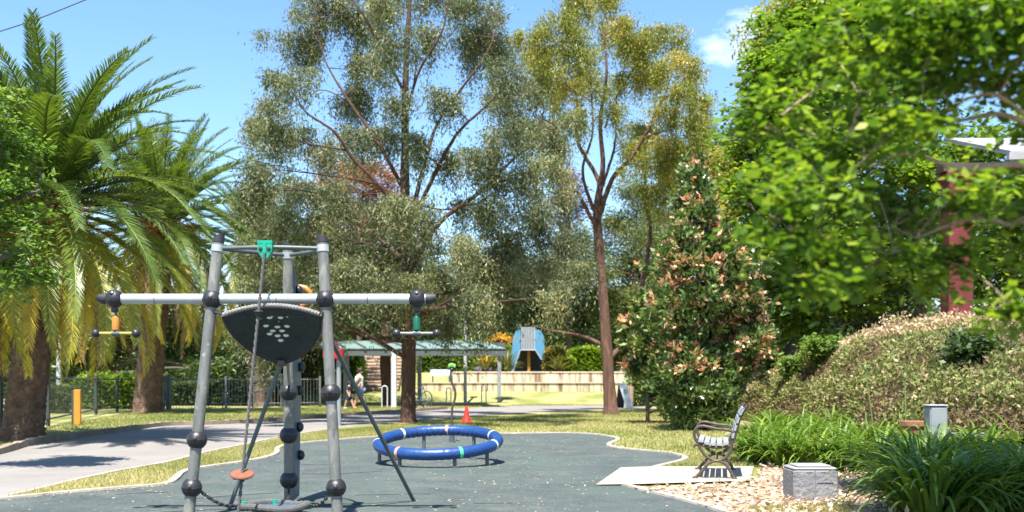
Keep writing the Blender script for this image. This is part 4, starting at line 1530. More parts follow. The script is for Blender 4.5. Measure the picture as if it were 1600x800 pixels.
def person(px, foot, hgt, label, look, dress, reach=None, step=.12):
    d = GD(foot)
    c = Vector(((px - 800) * d / F, d, 0.0))
    o = thing('person', label, 'person', tuple(c))
    k = hgt
    fx = Vector((look, -.25, 0)).normalized()
    sdv = Vector((-fx.y, fx.x, 0))

    def q(f, s, z):
        return c + fx * (f * k) + sdv * (s * k) + Vector((0, 0, z * k))
    J = [q(0, 0, .53), q(.005, 0, .62), q(.0, 0, .72), q(0, 0, .81), q(.005, 0, .86), q(.02, 0, .90), q(.025, 0, .945), q(.02, 0, .98)]
    Rr = [(.085, .07), (.075, .06), (.088, .065), (.075, .05), .030, .042, .052, .035]
    E = [(i, i + 1) for i in range(7)]
    face = q(.065, 0, .925)
    J.append(face)
    Rr.append(.016)
    E.append((6, 8))
    for s, st in ((1, step), (-1, -step)):
        b = len(J)
        J += [q(0.01, s * .055, .49), q(st * .5, s * .055, .28), q(st, s * .05, .05), q(st + .055, s * .055, .018)]
        Rr += [.062, .042, .027, .022]
        E += [(0, b), (b, b + 1), (b + 1, b + 2), (b + 2, b + 3)]
    hands = []
    for s in (1, -1):
        b = len(J)
        if reach and s == -1:
            sh, elb, wr_ = q(0, s * .105, .80), q(reach[0] * .5, s * .13, .66), q(reach[0], s * .10, reach[1])
        else:
            sh, elb, wr_ = q(0, s * .105, .80), q(-.02, s * .135, .64), q(.05, s * .14, .50)
        J += [sh, elb, wr_]
        Rr += [.036, .029, .021]
        E += [(3, b), (b, b + 1), (b + 1, b + 2)]
        dd = (wr_ - elb).normalized()
        pm = len(J)
        J.append(wr_ + dd * .045 * k)
        Rr.append(.020)
        E.append((b + 2, pm))
        cr_ = dd.cross(fx).normalized() if dd.cross(fx).length > .05 else sdv
        for fi in range(4):
            b2 = len(J)
            J.append(wr_ + dd * (.085 + .006 * (1 - abs(fi - 1.5))) * k + cr_ * (fi - 1.5) * .011 * k)
            Rr.append(.006)
            E.append((pm, b2))
        b2 = len(J)
        J.append(wr_ + dd * .05 * k + fx * .03 * k)
        Rr.append(.007)
        E.append((b + 2, b2))
    Rr = [tuple(x * k for x in r_) if hasattr(r_, '__len__') else r_ * k for r_ in Rr]
    body = skin_body('body', J, E, Rr, 'skin', o)
    fe = MB()
    for s in (-1, 1):
        fe.sphere(q(.070, s * .018, .940), .006 * k, 8, 6)
    fe.build('eyes', 'hair', body)
    # hair
    hr_ = MB()
    hc_ = q(.012, 0, .955)
    hr_.sphere(hc_, .064 * k, 14, 10, (1, 1, .95))
    hr_.sphere(q(-.03, 0, .915), .05 * k, 12, 8, (.9, .9, 1.2))
    hr_.build('hair', 'hair', o)
    # top
    tv = [q(0, 0, .50), q(0, 0, .62), q(0, 0, .73), q(0, 0, .815), q(.003, 0, .845)]
    tr_ = [(.098, .082), (.088, .072), (.100, .078), (.082, .058), (.04, .04)]
    te_ = [(0, 1), (1, 2), (2, 3), (3, 4)]
    for s in (1, -1):
        b = len(tv)
        if reach and s == -1:
            tv += [q(0, s * .105, .80), q(reach[0] * .5, s * .13, .67)]
        else:
            tv += [q(0, s * .105, .80), q(-.015, s * .13, .67)]
        tr_ += [.045, .042]
        te_ += [(3, b), (b, b + 1)]
    tr_ = [tuple(x * k for x in r_) if hasattr(r_, '__len__') else r_ * k for r_ in tr_]
    skin_body('top', tv, te_, tr_, dress[0], o)
    lv = [q(0, 0, .54)]
    lr = [(.098, .08)]
    le_ = []
    lo = dress[2]
    for s, st in ((1, step), (-1, -step)):
        b = len(lv)
        lv += [q(.01, s * .055, .47), q(st * .35, s * .057, lo)]
        lr += [.072, .058]
        le_ += [(0, b), (b, b + 1)]
    lr = [tuple(x * k for x in r_) if hasattr(r_, '__len__') else r_ * k for r_ in lr]
    skin_body('shorts', lv, le_, lr, dress[1], o)
    for s, st in ((1, step), (-1, -step)):
        a_ = q(st + .02, s * .052, .022)
        MB().sphere(a_, .05 * k, 12, 8, (1.1, .75, .5)).build('shoe', dress[3], o)
    return o, q


o1, q1 = person(562, 638.8, 1.66, 'woman in white shirt and blue shorts with dark shoulder bag, walking by the shelter', 1, ('whitecloth', 'denim', .30, 'orangecloth'), reach=(-.10, .55))
# shoulder bag carried by the woman
bgp = q1(-.02, -.15, .50)
bag = thing('shoulder_bag', 'dark shoulder bag on the hip of the woman in white', 'bag', tuple(bgp))
MB().box((bgp.x - .14, bgp.y - .06, bgp.z - .10), (bgp.x + .16, bgp.y + .06, bgp.z + .12), bev=.04).build('pouch', 'bagdark', bag)
MB().tube(bez([bgp + Vector((-.1, 0, .1)), q1(-.03, -.08, .70), q1(0, .02, .835), q1(.06, .02, .70), bgp + Vector((.1, 0, .1))], 24), .014, 6).build('strap', 'bagdark', bag)
o2, q2 = person(545.5, 638.6, 1.12, 'child in navy clothes with bare legs beside the woman in white', 1, ('navycloth', 'navycloth', .30, 'whitecloth'), step=.16)
# ------------------------------------------------------------------ big gum in the middle
GUM_D = 28.3
limbs = [
    [(638, 664, 0, .215), (638, 600, 0, .20), (639, 520, 0, .19), (636, 430, 0, .17), (633, 330, .1, .14), (633, 230, .1, .115), (634, 120, 0, .09), (640, 0, 0, .06), (642, -90, 0, .03)],
    [(634, 345, .1, .10), (600, 300, -.3, .085), (560, 250, -.6, .07), (520, 205, -.9, .055), (480, 160, -1.0, .035), (450, 110, -1.0, .02)],
    [(633, 300, .1, .09), (590, 225, .6, .07), (545, 150, .9, .05), (510, 80, 1.0, .03), (490, 20, 1, .02)],
    [(640, 345, .1, .10), (665, 250, .3, .08), (700, 180, .5, .06), (745, 90, .8, .04), (780, 30, 1, .02)],
    [(640, 360, 0, .10), (680, 285, -.5, .08), (720, 225, -.9, .06), (765, 170, -1.2, .04), (800, 120, -1.2, .02)],
    [(638, 425, 0, .10), (690, 352, -.8, .085), (745, 300, -1.2, .07), (790, 262, -1.5, .05), (830, 215, -1.5, .03), (850, 180, -1.5, .02)],
    [(638, 470, 0, .09), (700, 455, .8, .075), (770, 435, 1.2, .06), (835, 408, 1.4, .04), (890, 380, 1.4, .02)],
    [(636, 410, 0, .09), (590, 370, .5, .07), (540, 330, .8, .05), (480, 300, 1, .03), (430, 290, 1, .02)],
    [(634, 180, 0, .06), (655, 110, -.5, .05), (690, 50, -.8, .035), (705, -10, -.8, .02)],
    [(634, 150, 0, .06), (600, 85, -.5, .05), (565, 30, -.8, .035), (540, -20, -.8, .02)],
]
GB = [(420, 335, 40), (408, 262, 34), (428, 205, 38), (445, 130, 40), (470, 70, 42), (500, 18, 46), (540, -30, 50), (418, 400, 32), (405, 310, 26), (440, 170, 30),
      (560, 40, 48), (575, 105, 40), (560, 165, 42), (515, 250, 38), (610, 10, 46), (632, -50, 60), (700, -20, 60), (660, 60, 36), (745, 20, 50), (770, 75, 46), (720, 75, 32), (620, 160, 30), (600, 70, 36),
      (600, 215, 34), (480, 215, 30), (548, 215, 30),
      (500, 345, 46), (465, 300, 38), (545, 375, 46), (600, 400, 48), (655, 390, 46), (620, 330, 40), (660, 320, 34), (580, 330, 30), (450, 360, 40), (560, 430, 48), (640, 450, 44), (500, 410, 46), (700, 440, 40),
      (800, 150, 46), (835, 205, 44), (785, 215, 44), (750, 255, 40), (850, 262, 44), (805, 290, 44), (868, 318, 36), (770, 335, 40), (835, 345, 40), (800, 395, 44), (880, 385, 40), (850, 420, 40), (760, 410, 40),
      (740, 470, 36), (800, 455, 34), (865, 462, 32), (905, 430, 30), (720, 390, 32), (700, 250, 20), (690, 500, 24), (765, 492, 22), (735, 320, 24), (795, 110, 36), (870, 235, 30),
      (690, 150, 24), (655, 220, 22), (530, 300, 26), (400, 450, 34), (392, 500, 34), (420, 530, 34), (388, 390, 28), (440, 470, 38), (475, 490, 40), (525, 480, 40), (590, 470, 36), (450, 420, 36), (400, 200, 22), (392, 300, 22)]
limbs = [limbs[0]] + [[(a, b, c, d * .72) for a, b, c, d in l_] for l_ in limbs[1:]]
GB = [(a, b, r_ * .88) for a, b, r_ in GB]
tree('eucalyptus', 'tall gum with dark stringy trunk and drooping grey-green leaves rising behind the blue ring', 'tree', GUM_D, (638, 660),
     limbs, GB, 'gum_leaf', 'bark_dark', dens=13, per=215, L=.125, W=.033, style='droop', sig=.20, spread=3.6, fill=.25)

# ------------------------------------------------------------------ second gum
limbs = [
    [(955, 652, 0, .24), (951, 590, 0, .20), (945, 500, 0, .18), (938, 410, 0, .165), (933, 330, 0, .145), (942, 260, 0, .085), (938, 190, 0, .065), (948, 110, 0, .045), (940, 30, 0, .025)],
    [(935, 340, 0, .12), (925, 280, .3, .10), (915, 215, .6, .08), (900, 150, .8, .055), (880, 80, 1, .03)],
    [(937, 335, 0, .12), (960, 280, -.3, .10), (985, 245, -.6, .08), (1020, 190, -.9, .06), (1045, 140, -1, .035)],
    [(934, 360, 0, .09), (905, 310, -.5, .07), (880, 265, -.8, .05), (865, 225, -1, .03)],
    [(934, 345, 0, .085), (918, 270, -.4, .06), (925, 200, -.7, .045), (905, 120, -.9, .03), (895, 60, -1, .015)],
    [(942, 290, 0, .07), (968, 225, .6, .05), (960, 150, .9, .035), (985, 80, 1.0, .02)],
    [(945, 200, 0, .05), (975, 140, .5, .04), (1005, 90, .7, .04), (1030, 50, .8, .02)],
    [(953, 560, 0, .11), (985, 515, .5, .10), (1005, 440, .7, .09), (1010, 360, .8, .08), (1008, 290, .8, .06), (1015, 240, .8, .035)],
    [(955, 545, 0, .10), (905, 530, .6, .08), (860, 515, .8, .05), (830, 505, 1, .02)],
    [(985, 515, .5, .08), (1030, 470, .9, .06), (1060, 400, 1.2, .045), (1075, 320, 1.4, .03)],
]
GB2 = [(870, 45, 44), (905, 10, 40), (850, 85, 34), (900, 85, 36), (940, -5, 36), (960, 60, 34), (1000, 80, 38), (1035, 55, 38), (1060, 100, 36), (1020, 120, 38), (1065, 150, 34), (985, 130, 34), (1040, 180, 30), (1078, 185, 26),
       (880, 135, 38), (925, 120, 34), (845, 130, 30), (900, 180, 26), (1000, 210, 36), (1040, 225, 34), (1020, 260, 36), (980, 230, 28), (1055, 270, 36), (1085, 240, 34), (865, 200, 26), (955, 170, 24), (1010, 300, 30), (1090, 300, 30), (1055, 330, 30)]
limbs = [limbs[0]] + [[(a, b, c, d * .8) for a, b, c, d in l_] for l_ in limbs[1:]]
GB2 = [(a, b, r_ * .86) for a, b, r_ in GB2] + [(820, 60, 24), (835, 100, 22), (1090, 200, 22), (1095, 160, 20), (1085, 120, 20), (975, 40, 24)]
tree('eucalyptus', 'taller slim gum with reddish trunk and yellow-green crown right of the blue ring', 'tree', 34.7, (950, 648), limbs, GB2,
     'gum2_leaf', 'bark_red', dens=15, per=175, L=.12, W=.034, style='droop', sig=.19, spread=2.8, fill=.3, flat=.7, twig=.012)

# third trunk behind the shelter
tree('eucalyptus', 'small gum with rough leaning trunk behind the shelter, in front of the steps', 'tree', 46.5, (607, 635),
     [[(609, 634, 0, .30), (604, 590, 0, .27), (602, 540, 0, .25), (606, 480, 0, .2), (600, 400, 0, .12)], [(606, 560, 0, .12), (618, 535, 0, .1), (626, 505, 0, .06)]],
     [(600, 430, 40), (635, 445, 34), (610, 395, 40), (655, 420, 38), (575, 405, 36)], 'olive_leaf', 'bark_dark', dens=9, per=36, L=.2, W=.055, sig=.3, spread=.8)

# ------------------------------------------------------------------ magnolia (dark glossy, pink new growth)
MD = 23.9


def mag_tone(pos, tone):
    """pink new shoots sit in some outer tufts only"""
    key = np.sin(pos[:, 0] * 12.1 + 1) + np.sin(pos[:, 2] * 13.3 + np.sin(pos[:, 0] * 2)) + np.sin(pos[:, 1] * 6.1 + pos[:, 2] * 3)
    hi = (pos[:, 2] > 1.3)
    base = np.clip(tone * 0.62, 0, .64)
    return np.where((key > .55) & hi & (rng.random(len(tone)) < .62), .70 + .30 * rng.random(len(tone)) ** 1.2, base)


MB_ = [(1084, 256, 13), (1080, 280, 20), (1092, 305, 24), (1070, 325, 24), (1090, 345, 30), (1080, 375, 36), (1115, 385, 32), (1058, 375, 22), (1075, 420, 46), (1125, 425, 46), (1155, 430, 30), (1050, 425, 26), (1090, 470, 50), (1145, 475, 44), (1170, 500, 32), (1050, 480, 36),
       (1055, 535, 34), (1090, 530, 52), (1150, 530, 46), (1180, 540, 28), (1075, 580, 48), (1130, 580, 46), (1055, 610, 28), (1165, 575, 32), (1090, 620, 40), (1130, 615, 36), (1075, 650, 22), (1068, 668, 16), (1105, 655, 26), (1130, 648, 22), (1175, 520, 26)]
tree('magnolia', 'dark glossy conical tree with pink new leaves beside the park bench', 'tree', MD, (1104, 672),
     [[(1104, 674, 0, .09), (1102, 600, 0, .08), (1098, 500, 0, .065), (1092, 400, 0, .05), (1086, 270, 0, .015)]], MB_, 'magnolia_leaf', 'bark_grey',
     dens=75, per=19, L=.155, W=.07, style='tuft', sig=.14, spread=.5, fill=.45, tonefn=mag_tone, flat=1.0, twig=.008)

tree('magnolia', 'smaller glossy green magnolia bush left of the tall conical one, by the white sandwich board', 'tree', 27.5, (1012, 662),
     [[(1012, 662, 0, .06), (1012, 610, 0, .05), (1014, 540, 0, .03), (1016, 480, 0, .012)]],
     [(1015, 490, 26), (1040, 480, 24), (1000, 515, 28), (1035, 520, 32), (992, 545, 22), (1015, 550, 34), (1050, 560, 30), (1000, 575, 20), (1022, 590, 30), (1048, 605, 28), (1030, 625, 22), (1060, 630, 22)], 'magnolia_leaf', 'bark_grey',
     dens=62, per=17, L=.20, W=.09, style='tuft', sig=.14, spread=.5, fill=.4, tonefn=lambda ps, tn: np.where(np.sin(ps[:, 0] * 4 + 2) + np.sin(ps[:, 2] * 5) > 1.75, .85, np.clip(tn * .95, 0, .64)), flat=1.0, twig=.008)


# ------------------------------------------------------------------ palms
def frond(Vs, Qs, Ts, base, az, elv, L, droop, tone, width=.42, npair=120, curl=0.0, ragged=0.0, side_l=1.0):
    n = 26
    pts, tan = [], []
    p = np.array(base, float)
    h = np.array([math.cos(az), math.sin(az), 0.0])
    sw = np.array([-math.sin(az), math.cos(az), 0.0])
    for i in range(n + 1):
        u = i / n
        e = elv - droop * u ** 1.25
        d = h * math.cos(e) + np.array([0, 0, 1.0]) * math.sin(e) + sw * curl * u
        d /= np.linalg.norm(d)
        pts.append(p.copy())
        tan.append(d)
        p = p + d * (L / n)
    pts, tan = np.array(pts), np.array(tan)
    # rachis: thin 3-sided
    side = unit(np.cross(tan, np.array([0, 0, 1.0]) + h * 1e-3))
    nrm = unit(np.cross(side, tan))
    k0 = sum(len(v) for v in Vs)
    w = np.linspace(.042, .008, n + 1)[:, None] * (L / 3.6)
    ring = np.stack([pts + side * w, pts + nrm * w * .8, pts - side * w], 1)
    Vs.append(ring.reshape(-1, 3))
    q = []
    for i in range(n):
        for j in range(3):
            a = i * 3 + j
            b = i * 3 + (j + 1) % 3
            q.append((k0 + a, k0 + b, k0 + b + 3, k0 + a + 3))
    Qs.append(np.array(q))
    Ts.append(np.full(len(q), min(1, tone + .25)))
    # leaflets
    us = np.repeat(np.linspace(.10, .995, npair), 2)
    sg = np.tile([1, -1], npair)[:, None]
    us = np.clip(us + rng.normal(0, .004, len(us)), .05, 1)
    if ragged:
        keep = rng.random(len(us)) > ragged
        us, sg = us[keep], sg[keep]
    x = us * n
    i0 = np.minimum(n - 1, x.astype(int))
    f = (x - i0)[:, None]
    bp = pts[i0] * (1 - f) + pts[i0 + 1] * f
    bt, bs, bn = tan[i0], side[i0], nrm[i0]
    ll = width * L / 3.6 * np.minimum(1, (us / .22) ** .7) * (1.0 - .62 * np.maximum(0, us - .45) / .55) * rng.uniform(.85, 1.1, len(us)) * side_l
    ll = ll[:, None]
    fw = (0.75 + .9 * us)[:, None]
    d1 = unit(bs * sg + bt * fw + bn * .34 + rng.normal(0, .07, (len(us), 3)))
    d2 = unit(d1 + np.array([0, 0, -.22]) + rng.normal(0, .08, (len(us), 3)))
    lw = .034 * L / 3.6 * (1.2 if L < 3.4 else 1)
    wv = bt * lw
    mid = bp + d1 * ll * .55
    tip = mid + d2 * ll * .5
    k1 = sum(len(v) for v in Vs)
    V = np.stack([bp - wv * .35, bp + wv * .35, mid + wv * .5, mid - wv * .5, tip + wv * .06, tip - wv * .06], 1)
    m_ = len(us)
    Vs.append(V.reshape(-1, 3))
    b = np.arange(m_)[:, None] * 6 + k1
    Qs.append(np.concatenate([b + np.array([0, 1, 2, 3]), b + np.array([3, 2, 4, 5])]))
    tt = np.clip(tone + rng.normal(0, .08, m_) + .10 * (us - .5), 0, 1)
    Ts.append(np.concatenate([tt, tt + .03]))


def palm(name, label, D, base, crown, r0, r1, L, nf, seed, nd=14, rot=0.0, low=-.95, fruit=3, zb=0.0, lowbias=None):
    global rng
    keep = rng
    rng = np.random.default_rng(seed)
    bx_ = (base[0] - 800) * D / F
    top = P(crown[0], crown[1], D)
    root = thing(name, label, 'palm tree', (bx_, D, zb), 'palm trees')
    b0 = Vector((bx_, D, zb - .1))
    tr = MB()
    nr_, nc_ = 96, 44
    vs = []
    hgt = (top - b0).length
    rows = max(8, int(hgt / .17))
    for i in range(nr_ + 1):
        u = i / nr_
        c = b0.lerp(top, u)
        rr = r0 + (r1 - r0) * min(1, u * 2.2) ** .8 + .22 * r0 * math.exp(-u * hgt / .35)
        if u > .82:
            rr *= 1 + .25 * (u - .82) / .18
        for j in range(nc_):
            a = 2 * math.pi * j / nc_
            k_ = 9
            s1 = math.sin(a * k_ / 1 + u * rows * math.pi)
            s2 = math.sin(a * k_ / 1 - u * rows * math.pi)
            bumpv = .15 * abs(s1 * s2) - .05 + rng.normal(0, .012)
            rr2 = rr * (1 + bumpv + (.10 * math.sin(a * 5 + 1) * math.exp(-u * hgt / .4)))
            vs.append((c.x + math.cos(a) * rr2, c.y + math.sin(a) * rr2, c.z))
    tr.add(vs, [(i * nc_ + j, i * nc_ + (j + 1) % nc_, (i + 1) * nc_ + (j + 1) % nc_, (i + 1) * nc_ + j) for i in range(nr_) for j in range(nc_)])
    tr.build('trunk', 'bark_palm', root, angle=80)
    Vs, Qs, Ts = [], [], []
    for i in range(nf):
        u = (i + .5) / nf
        az = rot + i * 2.39996
        e = 1.38 - (1.38 - low) * u ** 1.45 + rng.normal(0, .09)
        LL = L * (0.70 + .34 * math.sin(math.pi * min(1, .12 + u * .7))) * rng.uniform(.9, 1.08)
        dr = .30 + 1.0 * math.sin(math.pi * min(1, .08 + u * .78)) + rng.normal(0, .1)
        tone = .16 + .95 * max(0, u - .66) / .34 * rng.uniform(.6, 1.2) + rng.normal(0, .05)
        base_ = np.array(top) + np.array([math.cos(az) * r1 * .8, math.sin(az) * r1 * .8, .25 - .55 * u])
        frond(Vs, Qs, Ts, base_, az, e, LL, dr, tone, curl=rng.normal(0, .16))
    np_mesh('crown', np.concatenate(Vs), np.concatenate(Qs), np.concatenate(Ts), 'palm_leaf', root)
    Vs, Qs, Ts = [], [], []
    for i in range(nd):
        az = rot + 1 + i * 2.39996
        base_ = np.array(top) + np.array([math.cos(az) * r1 * .9, math.sin(az) * r1 * .9, -.45 - .3 * rng.random()])
        frond(Vs, Qs, Ts, base_, az, -.75 + rng.normal(0, .15), L * rng.uniform(.7, .98), .85, rng.uniform(.2, .8), width=.30, npair=70, curl=rng.normal(0, .2), ragged=.2)
    np_mesh('dead_fronds', np.concatenate(Vs), np.concatenate(Qs), np.concatenate(Ts), 'palm_dead', root)
    if fruit:
        pos = []
        for i in range(fruit):
            az = -1.75 + i * .9 + rng.normal(0, .2)
            c = np.array(top) + np.array([math.cos(az) * r1 * 2.4, math.sin(az) * r1 * 2.4, -.30])
            pos.append(c + rng.normal(size=(900, 3)) * np.array([.26, .26, .20]))
        pos = np.concatenate(pos)
        d_ = rng.normal(size=pos.shape)
        d_[:, 2] -= .8
        V, Q = leaves(pos, d_, .10, .035)
        np_mesh('fruit_cluster', V, Q, rng.random(len(pos)), 'palm_fruit', root)
    # frond stubs under the crown
    st = MB()
    for i in range(46):
        az = i * 2.39996
        zz = -.15 - 0.9 * (i / 46)
        p = top + Vector((math.cos(az) * r1 * .95, math.sin(az) * r1 * .95, zz))
        q = p + Vector((math.cos(az) * .28, math.sin(az) * .28, .26))
        st.tube([p, q], [.075, .03], 5)
    st.build('frond_stubs', 'bark_palm', root)
    rng = keep
    return root


palm('palm_tree', 'large palm at the far left with thick rough trunk, nearest to the path kerb', 19.4, (33, 690), (74, 318), .34, .34, 3.7, 118, 5, nd=9, fruit=2, low=-1.0)
palm('palm_tree', 'second palm with brown hanging fronds, trunk standing between the mesh fence and picket fence', 36.8, (229, 643), (252, 352), .47, .45, 4.7, 98, 8, nd=18, fruit=4, low=-1.1)
palm('palm_tree', 'palm behind the picket fence whose fronds show above the left climbing frame post', 46, (408, 634), (398, 385), .5, .45, 4.3, 60, 13, nd=12, fruit=2, low=-1.2)
palm('palm_tree', 'partly hidden palm with pale hanging fronds between the climbing frame and the shelter', 52, (485, 622), (500, 480), .55, .5, 3.6, 50, 21, nd=10, fruit=0, low=-1.3, zb=.35)

# ------------------------------------------------------------------ leafy shrub tree at the left edge, in front of the palm
tree('broadleaf_tree', 'bright small-leaved tree leaning in at the left edge in front of the big palm', 'tree', 13.0, (-90, 735),
     [[(-90, 740, 0, .10), (-80, 600, 0, .09), (-70, 450, 0, .08), (-40, 330, 0, .06), (0, 240, 0, .03)], [(-70, 460, 0, .06), (-20, 420, 0, .05), (40, 400, .1, .02)], [(-50, 360, 0, .05), (0, 320, 0, .04), (60, 300, 0, .02)]],
     [(-10, 190, 42), (20, 215, 36), (-20, 260, 50), (45, 250, 34), (15, 300, 40), (60, 300, 28), (30, 345, 36), (-15, 360, 50), (65, 345, 22), (10, 400, 40), (45, 400, 30), (20, 450, 34), (-20, 440, 44), (60, 430, 22), (0, 160, 22), (-60, 300, 60)],
     'shrub_leaf', 'bark_grey', dens=60, per=30, L=.085, W=.05, style='broad', sig=.10, spread=.4, fill=.3, up=.4, twig=.006)

# ------------------------------------------------------------------ big leafy trees on the right
RB = []
# left, sunny flank and roof of the crown
for (a, b, r_) in [(1240, 40, 55), (1310, 20, 60), (1390, 10, 65), (1470, -10, 65), (1215, 110, 50), (1280, 105, 58), (1350, 90, 60), (1430, 80, 60), (1195, 180, 46), (1250, 180, 56), (1320, 170, 60), (1400, 150, 56),
                   (1185, 245, 42), (1235, 255, 54), (1300, 245, 58), (1180, 310, 40), (1230, 330, 52), (1290, 320, 56), (1195, 375, 40), (1250, 400, 52), (1310, 395, 55), (1225, 450, 42), (1285, 460, 50), (1345, 455, 46), (1360, 250, 52), (1365, 330, 50), (1370, 400, 46),
                   (1420, 340, 40), (1425, 420, 40), (1330, -60, 70), (1440, -80, 80), (1540, -60, 80), (1210, 500, 34), (1265, 505, 34), (1560, 330, 36), (1580, 400, 40), (1440, 270, 36), (1160, 215, 26), (1150, 300, 26), (1165, 360, 26)]:
    RB.append((a, b, r_))
tree('broadleaf_tree', 'big bright green leafy tree on the bank at the right, beside the porch', 'tree', 31.0, (1438, 480),
     [[(1438, 482, 0, .17), (1436, 430, 0, .15), (1432, 360, -.2, .13), (1420, 270, -.3, .10), (1400, 180, -.5, .08), (1380, 90, -.6, .05), (1370, 0, -.6, .04)],
      [(1432, 350, -.2, .06), (1370, 290, -.8, .045), (1300, 250, -1.2, .03), (1230, 230, -1.5, .03)],
      [(1434, 400, 0, .10), (1360, 370, -.8, .07), (1290, 370, -1.3, .05), (1220, 390, -1.6, .03)],
      [(1420, 270, -.3, .09), (1340, 180, .4, .07), (1270, 120, .8, .05), (1220, 90, 1, .03)],
      [(1415, 230, -.3, .08), (1470, 130, .3, .06), (1500, 40, .5, .04)],
      [(1436, 420, 0, .08), (1400, 440, -1, .05), (1320, 460, -1.5, .03)]],
     RB, 'maple_leaf', 'bark_grey', dens=20, per=34, L=.19, W=.125, style='broad', sig=.24, spread=2.0, zbase=2.3, fill=.3, up=.5, twig=.012)

n_ = -4.2
R2 = [(a, b, c, n_ + rng.uniform(-.45, .45)) for a, b, c in [
    (1480, 40, 70), (1560, 20, 80), (1640, 40, 90), (1520, 110, 60), (1590, 120, 62), (1440, 110, 55), (1640, 170, 60), (1400, 60, 60), (1330, 40, 55), (1360, 130, 50), (1280, 90, 46), (1300, 170, 46),
    (1240, 140, 40), (1230, 210, 42), (1290, 240, 44), (1350, 215, 44), (1200, 270, 34), (1250, 300, 40), (1310, 310, 42), (1370, 300, 40), (1220, 370, 34), (1280, 380, 36), (1400, 200, 40), (1450, 190, 34), (1420, 330, 34), (1350, 380, 32),
    (1260, 440, 28), (1320, 445, 26), (1425, 400, 30), (1610, 300, 44), (1600, 400, 44), (1650, 330, 60), (1505, 320, 14), (1530, 300, 15), (1575, 350, 20), (1490, 400, 11), (1470, 440, 22), (1180, 190, 26), (1590, 480, 30), (1380, -40, 70), (1500, -50, 80), (1620, -60, 90)]]
R2 += [(1700, -170, 150, -1.4), (1560, -200, 150, -1.1), (1640, -300, 150, -.4), (1800, -150, 150, -.8), (1520, -320, 140, .3), (1400, -340, 110, .6), (1700, -380, 140, 1.0), (1880, -250, 150, .2), (1900, -200, 150, -1.2), (1600, -190, 130, -2.0), (1750, -200, 130, -2.0)]  # unseen crown above the view, placed so its shade falls on the right bed
tree('broadleaf_tree', 'close overhanging tree at the top right, blurred leaves and sunlit pale branches', 'tree', 8.0, (1790, 825),
     [[(1790, 830, 0, .15), (1785, 600, 0, .13), (1770, 400, 0, .115), (1750, 250, -.2, .095), (1720, 80, -.3, .07), (1690, -100, -.3, .04)],
      [(1770, 400, 0, .07, 1), (1740, 330, -2, .045, 1), (1690, 260, -3.4, .026, 1), (1570, 258, -4.1, .0125, 1), (1500, 264, -4.2, .009, 1), (1420, 240, -4.25, .006, 1), (1350, 265, -4.2, .004, 1), (1305, 285, -4.2, .002, 1)],
      [(1750, 250, -.2, .07, 1), (1750, 200, -2, .045, 1), (1690, 190, -3.5, .024, 1), (1620, 196, -4.1, .012, 1), (1560, 178, -4.2, .009, 1), (1490, 188, -4.2, .0065, 1), (1410, 172, -4.3, .0045, 1), (1340, 200, -4.3, .0025, 1)],
      [(1620, 196, -4.1, .009, 1), (1560, 150, -4.3, .007, 1), (1520, 152, -4.3, .0055, 1), (1470, 175, -4.35, .004, 1), (1430, 205, -4.4, .002, 1)],
      [(1720, 80, -.3, .07, 1), (1700, 0, -2, .05, 1), (1600, 20, -3.6, .028, 1), (1480, 60, -4.1, .013, 1), (1380, 90, -4.2, .008, 1), (1290, 130, -4.2, .005, 1), (1220, 180, -4.2, .003, 1)],
      [(1380, 90, -4.2, .008, 1), (1330, 200, -4.2, .006, 1), (1290, 300, -4.2, .004, 1), (1260, 380, -4.2, .002, 1)],
      [(1690, 260, -3.4, .02, 1), (1600, 345, -4.1, .010, 1), (1530, 340, -4.2, .007, 1), (1450, 365, -4.2, .005, 1), (1390, 400, -4.2, .003, 1)],
      [(1720, 80, -.3, .08, 1), (1600, -120, 0, .05, 1), (1480, -260, .8, .02, 1)]],
     R2, 'maple_leaf', 'bark_pale', dens=300, per=20, L=.047, W=.034, style='broad', sig=.055, spread=0, fill=.2, up=.5, twig=.0022, sprigtwigs=3, flat=.9)

